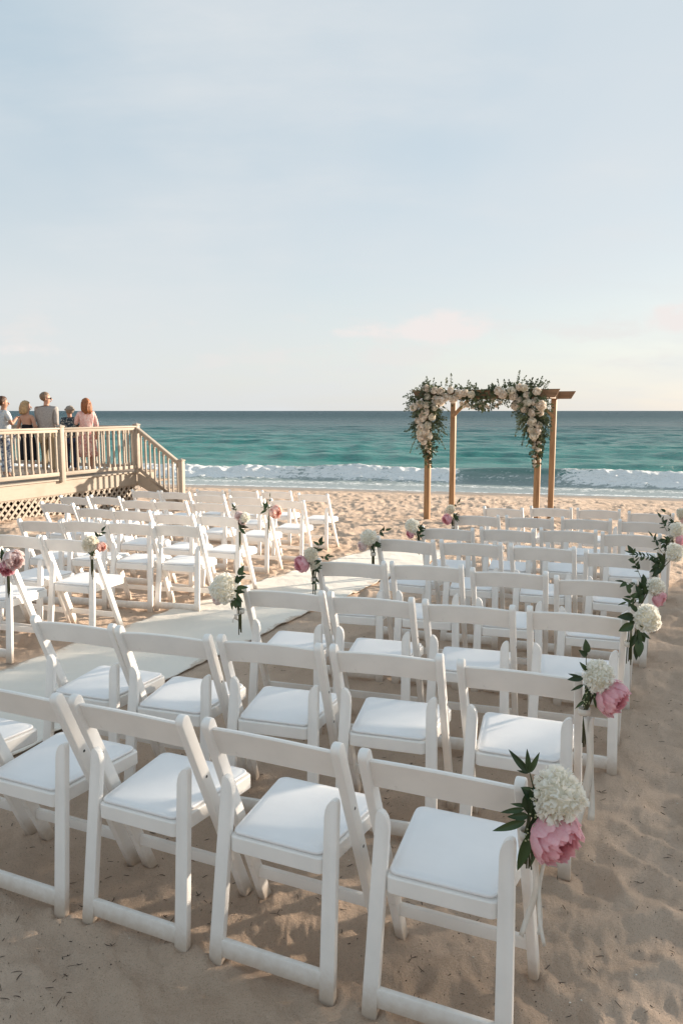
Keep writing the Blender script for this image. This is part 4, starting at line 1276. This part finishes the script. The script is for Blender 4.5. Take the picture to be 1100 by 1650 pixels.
garland('thin leafy garland with small white flowers slung beneath the middle of the arch beam',
        [], [(0.695, 1.845), (0.794, 1.807), (0.93, 1.806), (1.273, 1.90), (1.01, 1.80), (1.162, 1.806), (1.408, 1.861), (1.101, 1.86), (.74, 1.79), (.90, 1.77), (1.05, 1.83), (1.2, 1.78), (1.35, 1.80), (.84, 1.80)],
        [(0.70, 1.92, 1.10, 1.84, .12, .13, .08, 44), (1.10, 1.86, 1.45, 1.94, .15, .13, .08, 52), (0.95, 2.05, 1.40, 2.08, .05, .09, .05, 20)], 103, [])

# ------------------------------------------------------------------ raised deck at the left
DO = (-6.2, 14.07); DA = math.atan2(.902, .431); DT = 0.37
def deck_w(x, y):
    ca, sa = math.cos(DA), math.sin(DA)
    return DO[0] + ca * x - sa * y, DO[1] + sa * x + ca * y
def build_deck():
    t = empty('raised_deck', (*DO, 0), DA)
    tag(t, 'cream painted raised wooden deck with baluster railing, lattice skirt and steps', 'deck')
    X0, X1, YB = -3.2, 3.80, 5.2
    P = m_deckpaint
    sm = math.radians(40)
    def part(name, fn, mat=P):
        bm = bm_new(); fn(bm); return link(name, bm_mesh(name, bm, mat, True, sm), t)
    n = 36; w = (YB + 0.06) / n
    for k in range(n):
        part('deck_board', lambda bm: box(bm, ((X0 + X1) / 2, -0.06 + w * (k + .5), DT - 0.014), (X1 - X0, w - 0.006, 0.028), None, 0.003, 1), P if k == 0 else m_deckwood)
    part('fascia', lambda bm: box(bm, ((X0 + X1) / 2, -0.005, DT - 0.165), (X1 - X0, 0.035, 0.27), None, 0.004, 1))
    part('end_fascia', lambda bm: box(bm, (X1 - 0.02, YB / 2, DT - 0.165), (0.035, YB - 0.03, 0.27), None, 0.004, 1))
    # posts
    def post(x, y, z0, z1):
        def f(bm):
            box(bm, (x, y, (z0 + z1) / 2), (0.105, 0.105, z1 - z0), None, 0.006, 2)
            box(bm, (x, y, z1 + 0.010), (0.135, 0.135, 0.024), None, 0.005, 1)
            vs = bmesh.ops.create_cone(bm, cap_ends=True, segments=4, radius1=0.085, radius2=0.01, depth=0.03, matrix=Matrix.Translation((x, y, z1 + 0.037)) @ Matrix.Rotation(PI / 4, 4, 'Z'))
        part('post', f)
    posts = [-2.98, -0.74, 1.50, 3.74]
    for x in posts: post(x, -0.045, DT - 0.06, 1.395)
    post(3.745, 2.5, DT, 1.395); post(3.745, 5.1, DT, 1.395)
    def rail_run(a, b, za, zb, zbot_a, zbot_b, nb, name='baluster'):
        a = Vector((*a, 0)); b = Vector((*b, 0)); up = Vector((0, 0, 1))
        va, vb = a + up * za, b + up * zb
        part('top_rail', lambda bm: (beam_between(bm, va, vb, 0.095, 0.035, 0.006), beam_between(bm, va - up * 0.048, vb - up * 0.048, 0.045, 0.060, 0.004)))
        wa, wb = a + up * zbot_a, b + up * zbot_b
        part('bottom_rail', lambda bm: beam_between(bm, wa, wb, 0.045, 0.075, 0.004))
        for k in range(nb):
            f = (k + 0.5) / nb
            p = a.lerp(b, f); z1 = za + (zb - za) * f - 0.055; z0 = zbot_a + (zbot_b - zbot_a) * f + 0.02
            def fb(bm):
                ang = math.atan2(b.y - a.y, b.x - a.x)
                M = Matrix.Translation((p.x, p.y, 0)) @ Matrix.Rotation(ang, 4, 'Z')
                box(bm, (0, 0, (z0 + z1) / 2), (0.034, 0.034, z1 - z0), M, 0.003, 1)
                box(bm, (0, 0, z1 - 0.06), (0.050, 0.050, 0.08), M, 0.008, 1)
                box(bm, (0, 0, z0 + 0.05), (0.050, 0.050, 0.07), M, 0.008, 1)
            part(name, fb)
    for x0, x1, nb in ((-2.98, -.74, 14), (-.74, 1.50, 14), (1.50, 3.74, 14)):
        rail_run((x0 + .05, -0.045), (x1 - .05, -0.045), 1.365, 1.365, 0.475, 0.475, nb)
    rail_run((3.745, 0.02), (3.745, 2.45), 1.365, 1.365, 0.475, 0.475, 14)
    rail_run((3.745, 2.55), (3.745, 5.05), 1.365, 1.365, 0.475, 0.475, 14)
    # stair
    ye = -1.245
    gx, gy = deck_w(3.74, ye); gz = sand_z(gx, gy)
    post(3.74, ye, gz - 0.1, 0.635)
    rail_run((3.74, -0.10), (3.74, ye + 0.05), 1.315, 0.60, 0.42, -0.29, 9)
    def stringer(bm):
        pts = [(-0.02, DT - 0.02), (-0.02, DT - 0.30), (ye, gz - 0.02), (ye, gz + 0.24)]
        prism(bm, pts, 0.045, Matrix(((0, 1, 0, 3.74), (1, 0, 0, -0.03), (0, 0, 1, 0), (0, 0, 0, 1))))
        bmesh.ops.recalc_face_normals(bm, faces=bm.faces)
    part('stringer', stringer)
    for k in range(3):
        z = DT - 0.197 * (k + 1); y = -0.06 - 0.30 * (k + .5)
        part('stair_tread', lambda bm: box(bm, (4.08, y - 0.03, z - 0.02), (0.62, 0.30, 0.04), None, 0.004, 1), m_deckwood)
        part('stair_riser', lambda bm: box(bm, (4.08, y + 0.125, z - 0.11), (0.62, 0.02, 0.14), None, 0.002, 1))
    part('stair_landing', lambda bm: box(bm, (4.11, 0.5, DT - 0.015), (0.60, 1.1, 0.03), None, 0.003, 1), m_deckwood)
    part('landing_fascia', lambda bm: box(bm, (4.10, 0.5, DT - 0.15), (0.56, 1.0, 0.22), None, 0.003, 1))
    # lattice skirt: crossing strips between the fascia and the sand
    zt, zb = DT - 0.302, -0.52; pitch = 0.157; hw = 0.021
    part('lattice_frame', lambda bm: box(bm, ((X0 + X1) / 2, 0.012, zt + 0.004), (X1 - X0, 0.02, 0.05), None, 0.002, 1))
    h = zt - zb; x = X0 - h
    while x < X1:
        for sgn, yo in ((1, 0.010), (-1, 0.022)):
            xa, xb = (x, x + h) if sgn > 0 else (x + h, x)       # from bottom to top
            def clip(xq, zq, xr, zr):
                out = []
                for (px, pz), (qx, qz) in (((xq, zq), (xr, zr)), ((xr, zr), (xq, zq))):
                    if px < X0: f = (X0 - px) / (qx - px); px, pz = X0, pz + (qz - pz) * f
                    if px > X1 - .04: f = (px - X1 + .04) / (px - qx); px, pz = X1 - .04, pz + (qz - pz) * f
                    out.append((px, pz))
                return out
            if max(xa, xb) > X0 + 0.05 and min(xa, xb) < X1 - 0.09:
                (ax, az), (bx, bz) = clip(xa, zb, xb, zt)
                if abs(bx - ax) > 0.03:
                    bm = bm_new()
                    beam_between(bm, (ax, yo, az), (bx, yo, bz), 0.010, 2 * hw, 0.0, Vector((0, 0, 1)))
                    link('lattice_strip', bm_mesh('lattice_strip', bm, P), t)
        x += pitch
    # dark soil and joists under the boards
    for k in range(7):
        part('joist', lambda bm: box(bm, (X0 + 0.5 + k * 1.05, YB / 2 + .1, DT - 0.13), (0.045, YB - 0.3, 0.19), None), m_deckwood)
    for k in range(3):
        for q in range(2):
            part('support_post', lambda bm: box(bm, (X0 + 0.8 + k * 2.6, 1.2 + q * 3.0, -0.2), (0.12, 0.12, 0.66), None), m_deckwood)
    part('back_skirt', lambda bm: box(bm, ((X0 + X1) / 2, YB - 0.05, -0.15), (X1 - X0, 0.03, 0.75), None), m_deckwood)
    part('end_skirt', lambda bm: box(bm, (X1 - 0.06, YB / 2, -0.15), (0.03, YB - 0.2, 0.52), None), m_deckwood)
build_deck()

# ------------------------------------------------------------------ people on the deck
def skin_mesh(verts, edges, radii, sub=2, root=0):
    me = bpy.data.meshes.new('tmp'); me.from_pydata([tuple(v) for v in verts], edges, [])
    o = bpy.data.objects.new('tmp', me); COL.objects.link(o)
    o.modifiers.new('s', 'SKIN'); 
    m = o.modifiers.new('d', 'SUBSURF'); m.levels = sub; m.render_levels = sub
    for i, r in enumerate(radii):
        sv_ = me.skin_vertices[0].data[i]
        sv_.radius = (r, r) if isinstance(r, (int, float)) else r
        sv_.use_root = (i == root)
    dg = bpy.context.evaluated_depsgraph_get(); dg.update()
    out = bpy.data.meshes.new_from_object(o.evaluated_get(dg))
    bpy.data.objects.remove(o); bpy.data.meshes.remove(me)
    out.polygons.foreach_set('use_smooth', [True] * len(out.polygons))
    return out
def join_bm(me, bm2, mat):
    bm = bm_new(); bm.from_mesh(me)
    tmp = bpy.data.meshes.new('x'); bm2.to_mesh(tmp); bm2.free(); bm.from_mesh(tmp); bpy.data.meshes.remove(tmp)
    out = bpy.data.meshes.new('body'); bm.to_mesh(out); bm.free(); bpy.data.meshes.remove(me)
    out.materials.append(mat); out.polygons.foreach_set('use_smooth', [True] * len(out.polygons))
    return out
m_skin = MT('skin', (0.52, 0.29, 0.20), 0.5, 0.35).m
m_skin2 = MT('tanned_skin', (0.44, 0.23, 0.15), 0.5, 0.35).m
m_eye = MT('eye_dark', (0.02, 0.015, 0.01), 0.3).m
def person(label, x, y, rz, h, build, arms, top, bottom, hair, headturn=0.0, skin=None, glasses=False, sleeve='short', dress=False):
    skin = skin or m_skin
    t = empty('person', (x, y, DT + 0.001), rz); tag(t, label, 'person', 'guests standing on the deck')
    b = build
    V = []; E = []; R = []
    def v(p, r, parent=None):
        V.append((p[0] * h, p[1] * h, p[2] * h)); R.append((r[0] * h, r[1] * h) if isinstance(r, tuple) else r * h)
        if parent is not None: E.append((parent, len(V) - 1))
        return len(V) - 1
    ct, st = math.cos(headturn), math.sin(headturn)
    def hd(p): return (p[0] * ct - p[1] * st, p[0] * st + p[1] * ct, p[2])
    pel = v((0, 0, .525), (.085 * b, .062 * b)); wa = v((0, 0, .60), (.072 * b, .056 * b), pel); ch = v((0, 0, .73), (.088 * b, .062 * b), wa)
    nb = v((0, -.004, .825), .034, ch); nk = v((0, .002, .862), .031, nb)
    j = v(hd((0, .012, .890)), .040, nk); sk = v(hd((0, .004, .935)), (.049, .056), j); tp = v(hd((0, -.002, .972)), .036, sk)
    for s in (-1, 1):
        hp = v((s * .052, 0, .50), .052 * b, pel); kn = v((s * .056, .010, .285), .034, hp); an = v((s * .056, -.006, .050), .021, kn)
        v((s * .060, .030, .022), .021, an); v((s * .064, .085, .015), .016, len(V) - 1)
        sh = v((s * .100 * b, -.004, .800), .032, ch)
        el, wr = arms[0 if s < 0 else 1]
        e_ = v((el[0] * s, el[1], el[2]), .024, sh); w_ = v((wr[0] * s, wr[1], wr[2]), .016, e_)
        d = (Vector((wr[0] * s, wr[1], wr[2])) - Vector((el[0] * s, el[1], el[2]))).normalized()
        W = Vector((wr[0] * s, wr[1], wr[2])); pm = W + d * .03
        pa = v(tuple(pm), (.015, .011), w_)
        side = d.cross(Vector((0, 0, 1))); side = side.normalized() if side.length > .1 else Vector((1, 0, 0))
        nrm = side.cross(d)
    body = skin_mesh(V, E, R, 2, 0)
    bm = bm_new()
    for s in (-1, 1):
        el, wr = arms[0 if s < 0 else 1]
        el = Vector((el[0] * s, el[1], el[2])); wr = Vector((wr[0] * s, wr[1], wr[2])); d = (wr - el).normalized()
        side = d.cross(Vector((0, 0, 1))); side = side.normalized() if side.length > .1 else Vector((1, 0, 0)); nrm = side.cross(d)
        pm = wr + d * .034
        for k, (off, ln) in enumerate(((-.012, .036), (-.004, .042), (.004, .039), (.011, .031))):
            p = pm + side * off
            pts = [p * h, (p + d * ln * .5) * h, (p + d * ln * .8 - nrm * ln * .35) * h, (p + d * ln * .85 - nrm * ln * .75) * h]
            tube(bm, pts, [.0052 * h, .0050 * h, .0045 * h, .0035 * h], 6)
        p = wr + d * .014
        tube(bm, [p * h, (p - side * .018 * s + d * .012) * h, (p - side * .020 * s + d * .030 - nrm * .01) * h], [.006 * h, .0055 * h, .004 * h], 6)
    # face
    def H(p): q = hd(p); return Vector(q) * h
    ellipsoid(bm, H((0, .062, .912)), (.008 * h, .013 * h, .014 * h), 1)
    for s in (-1, 1): ellipsoid(bm, H((s * .046, 0, .918)), (.008 * h, .012 * h, .018 * h), 1)
    ellipsoid(bm, H((0, .050, .887)), (.016 * h, .008 * h, .005 * h), 1)
    body.name = 'body'
    body = join_bm(body, bm, skin)
    link('body', body, t)
    bm = bm_new()
    if glasses:
        for s in (-1, 1):
            ellipsoid(bm, H((s * .020, .054, .926)), (.016 * h, .006 * h, .011 * h), 1)
            tube(bm, [H((s * .034, .05, .928)), H((s * .052, .0, .925))], .0022 * h, 5)
        link('sunglasses', bm_mesh('sunglasses', bm, m_eye, True), t)
    else:
        for s in (-1, 1): ellipsoid(bm, H((s * .018, .0525, .926)), (.006 * h, .004 * h, .004 * h), 1)
        link('eyes', bm_mesh('eyes', bm, m_eye, True), t)
    # top garment
    V = []; E = []; R = []
    o_ = .010
    low = .47 if not dress else .50
    a0 = v((0, 0, low + .02), (.090 * b + o_, .068 * b + o_)); a1 = v((0, 0, .60), (.078 * b + o_, .062 * b + o_), a0); a2 = v((0, 0, .73), (.090 * b + o_, .064 * b + o_), a1)
    if sleeve != 'none': a3 = v((0, -.004, .808), (.074 * b, .052), a2); a4 = v((0, -.004, .842), .042, a3)
    for s in (-1, 1):
        if sleeve == 'none': continue
        sh = v((s * .098 * b, -.004, .800), .042, a2)
        el, wr = arms[0 if s < 0 else 1]
        S = Vector((s * .098 * b, -.004, .797)); Ee = Vector((el[0] * s, el[1], el[2])); Ww = Vector((wr[0] * s, wr[1], wr[2]))
        if sleeve == 'short':
            q = S.lerp(Ee, .72); v(tuple(q), .034, sh)
        else:
            e2 = v(tuple(Ee), .030, sh); q = Ee.lerp(Ww, .72 if sleeve == 'long' else .3); v(tuple(q), .023, e2)
    me = skin_mesh(V, E, R, 2, 0); me.materials.append(top); link('shirt' if not dress else 'dress_top', me, t)
    # lower garment
    if dress:
        bm = bm_new(); rings = []
        for (z, rx, ry) in ((.60, .080, .066), (.55, .092, .078), (.48, .108, .090), (.40, .118, .098), (.30, .128, .106), (.22, .134, .112)):
            rings.append([bm.verts.new((rx * b * math.cos(a) * h * (1 + .05 * math.cos(7 * a) * (.6 - z) * 3), ry * b * math.sin(a) * h * (1 + .05 * math.cos(7 * a) * (.6 - z) * 3), z * h)) for a in [2 * PI * k / 36 for k in range(36)]])
        for A, B in zip(rings, rings[1:]):
            for k in range(36): bm.faces.new((A[k], A[(k + 1) % 36], B[(k + 1) % 36], B[k]))
        o = link('skirt', bm_mesh('skirt', bm, bottom, True), t)
        o.modifiers.new('thick', 'SOLIDIFY').thickness = 0.006
    else:
        V = []; E = []; R = []
        a0 = v((0, 0, .53), (.088 * b + .004, .066 * b + .004))
        for s in (-1, 1):
            hp = v((s * .052, 0, .49), .056 * b, a0); kn = v((s * .056, .010, .285), .042, hp); v((s * .056, -.004, .065), .036, kn)
        me = skin_mesh(V, E, R, 2, 0); me.materials.append(bottom); link('trousers', me, t)
    # hair
    hm, hl, vol = hair
    bm = bm_new()
    M = Matrix.Rotation(headturn, 3, 'Z')
    rn = random.Random(int(h * 1000))
    vs = ellipsoid(bm, (0, 0, 0), (.054 * vol * h, .060 * vol * h, .056 * vol * h), 3)
    for q in vs:
        c = q.co / h
        # pull the front up off the face
        if c.y > .018 and c.z < .022: q.co *= 0.80; 
        q.co += Vector((0, 0, 0))
        nz = 1 + .07 * math.sin(90 * c.x + 160 * c.z) * math.cos(110 * c.y + 60 * c.z) + rn.uniform(-.05, .05)
        q.co *= nz
        q.co = M @ (q.co + Vector((0, -.012 * h, .945 * h)))
    if hl > 0:
        for k in range(34):
            a = PI + PI * 1.25 * ((k + .5) / 34 - .5) - PI / 2 + PI
            a = -PI / 2 + PI * 1.35 * ((k + .5) / 34 - .5)
            r0 = .050 * vol * rn.uniform(.85, 1.05)
            pts = []
            for q in range(6):
                f = q / 5
                rr = r0 * (1 + .28 * math.sin(f * 2.2)) * (1 - .15 * f)
                pts.append(Vector(M @ Vector((rr * math.cos(a + .15 * math.sin(f * 5 + k)) * h, (rr * math.sin(a) * .95 - .012 - .012 * f) * h, (.955 - hl * f * rn.uniform(.9, 1.05)) * h))))
            tube(bm, pts, [.010 * h, .013 * h, .014 * h, .013 * h, .011 * h, .004 * h], 6)
    link('hair', bm_mesh('hair', bm, hm, True), t)
    return t
def hairmat(n, c):
    M = MT(n, c, 0.5, 0.4)
    nn = M.noise(M.vec('Object', (40, 40, 4)), 4.0, 3)
    M.base(M.mix(M.ramp(nn, 0.3, 0.7), tuple(x * .55 for x in c), tuple(x * 1.25 for x in c)))
    M.bump(nn, 0.5, 0.01)
    return M.m
h_brown = hairmat('brown_hair', (0.10, 0.045, 0.022)); h_blonde = hairmat('blonde_hair', (0.50, 0.33, 0.17)); h_grey = hairmat('grey_hair', (0.30, 0.24, 0.19))
h_red = hairmat('auburn_hair', (0.34, 0.125, 0.045)); h_sand = hairmat('sandy_hair', (0.24, 0.155, 0.10))
c_lt = mat_cloth('pale_blue_print', (0.46, 0.50, 0.55), (0.66, 0.64, 0.60), 30, thr=(.4, .6)); c_black = mat_cloth('black_cloth', (0.015, 0.016, 0.022))
c_grey = mat_cloth('grey_check', (0.33, 0.30, 0.28), (0.42, 0.38, 0.35), 60); c_hawaii = mat_cloth('dark_print', (0.03, 0.05, 0.07), (0.38, 0.38, 0.36), 26, thr=(.52, .60))
c_pink = mat_cloth('pink_lace', (0.72, 0.40, 0.36), (0.78, 0.56, 0.52), 34); c_khaki = mat_cloth('khaki', (0.42, 0.33, 0.22)); c_navy = mat_cloth('navy', (0.04, 0.05, 0.09))
c_florskirt = mat_cloth('rose_floral', (0.55, 0.22, 0.20), (0.70, 0.52, 0.46), 22); c_bluew = mat_cloth('blue_white_print', (0.12, 0.16, 0.26), (0.60, 0.60, 0.60), 20)
RELAX = ((.135, -.02, .64), (.145, .05, .52))
FRONT = ((.13, .01, .65), (.075, .115, .66))
CHEST = ((.13, .03, .66), (.06, .12, .73))
def pp(u, d):   # a spot on the deck by bearing and distance
    return (u - 550) / 1258.0 * d, d / 0.9917 - 0.19
x, y = pp(13, 15.6)
person('person in pale patterned short-sleeved shirt with brown hair, at left photo edge on the deck', x, y, -0.75, 1.62, 1.0, (RELAX, CHEST), c_lt, c_bluew, (h_brown, 0, 1.10), -0.5, m_skin2)
x, y = pp(49, 16.1)
person('person with blonde hair in sleeveless black top, left of the man in grey', x, y, -0.35, 1.54, .90, (RELAX, FRONT), c_black, c_black, (h_blonde, .13, 1.08), -0.9, None, sleeve='none', dress=True)
x, y = pp(81, 16.2)
person('tall broad person in grey shirt and sunglasses, back turned, head turned right', x, y, -0.25, 1.72, 1.28, (FRONT, RELAX), c_grey, c_khaki, (h_sand, 0, 1.02), -1.05, None, True, 'half')
x, y = pp(117, 17.0)
person('short person in dark patterned shirt with curly greyish hair, between tall man and pink dress', x, y, 0.3, 1.44, 1.02, (FRONT, CHEST), c_hawaii, c_navy, (h_grey, 0.02, 1.14), 0.5, m_skin2)
x, y = pp(143, 17.0)
person('person in pink short-sleeved dress with long auburn hair, rightmost on the deck', x, y, 0.55, 1.60, .98, (CHEST, RELAX), c_pink, c_florskirt, (h_red, .155, 1.12), 0.35, None, sleeve='half', dress=True)

# ------------------------------------------------------------------ unseen trees added to block the sun and dapple the near chairs
def build_shade_tree(x, y, seed, label, hc, rx, rz, nleaf):
    rn = random.Random(seed)
    t = empty('added_shade_tree', (x, y, float(G(x, y))))
    tag(t, label, 'tree', 'unseen trees added right of the chairs to shade them')
    bark = MT('bark_%d' % seed, (0.13, 0.10, 0.075), 0.85).m
    bm = bm_new()
    top = Vector((rn.uniform(-.3, .3), rn.uniform(-.3, .3), hc - 0.5))
    pts = [Vector((0, 0, -0.2)), Vector((rn.uniform(-.1, .1), rn.uniform(-.1, .1), top.z * .35)), Vector((top.x * .6, top.y * .6, top.z * .7)), top]
    tube(bm, pts, [.19, .15, .12, .08], 10)
    for k in range(9):
        a = rn.uniform(0, 6.3); st = pts[1].lerp(pts[3], rn.uniform(.2, 1))
        e = Vector((math.cos(a) * rx * rn.uniform(.5, .8), math.sin(a) * rx * rn.uniform(.5, .8), hc + rz * rn.uniform(-.5, .6)))
        m = st.lerp(e, .5) + Vector((0, 0, .15))
        tube(bm, [st, m, e], [.06, .04, .015], 7)
    link('trunk', bm_mesh('trunk', bm, bark, True), t)
    V = []; F = []; T = []
    cl = []
    for k in range(46):
        d = Vector((rn.gauss(0, 1), rn.gauss(0, 1), rn.gauss(0, 1))).normalized() * rn.random() ** .4
        cl.append((Vector((d.x * rx * .85, d.y * rx * .85, hc + d.z * rz * .85)), rn.uniform(.35, .6), rn.random()))
    for k in range(nleaf):
        c, rr, tn = rn.choice(cl)
        p = c + Vector((rn.gauss(0, 1), rn.gauss(0, 1), rn.gauss(0, .8))) * rr * .55
        d = Vector((rn.uniform(-1, 1), rn.uniform(-1, 1), rn.uniform(-.8, .6))).normalized()
        u = Vector((rn.uniform(-.6, .6), rn.uniform(-.6, .6), 1)); u = (u - d * u.dot(d)).normalized(); sd = u.cross(d); sz = rn.uniform(.11, .19)
        b = len(V)
        for q in (p, p + d * sz * .4 + sd * sz * .42, p + d * sz, p + d * sz * .4 - sd * sz * .42, p + d * sz * .45 - u * sz * .08):
            V.append(tuple(q)); T.append(min(1, max(0, tn + rn.uniform(-.2, .2))))
        F.extend([(b, b + 1, b + 4), (b + 1, b + 2, b + 4), (b + 2, b + 3, b + 4), (b + 3, b, b + 4)])
    me = bpy.data.meshes.new('crown'); me.from_pydata(V, [], F)
    at = me.attributes.new('tint', 'FLOAT', 'POINT'); at.data.foreach_set('value', np.array(T, dtype=np.float32))
    me.materials.append(m_foliage)
    o = link('crown', me, t); o['kind'] = 'stuff'
_d = Vector((0.871, 0.491)); _n = Vector((-0.491, 0.871)); _c = Vector((2.0, 5.0)) + _d * 14.0
build_shade_tree(*(_c + _n * 1.2), 201, 'broad leaved tree outside the right photo edge, farthest from the camera', 3.9, 1.75, 1.75, 3300)
build_shade_tree(*(_c - _n * 1.0 + _d * .6), 202, 'broad leaved tree outside the right photo edge, between two others', 4.0, 1.85, 1.85, 3600)
build_shade_tree(*(_c - _n * 3.3), 203, 'broad leaved tree outside the right photo edge, nearest the camera', 3.9, 1.8, 1.8, 3600)
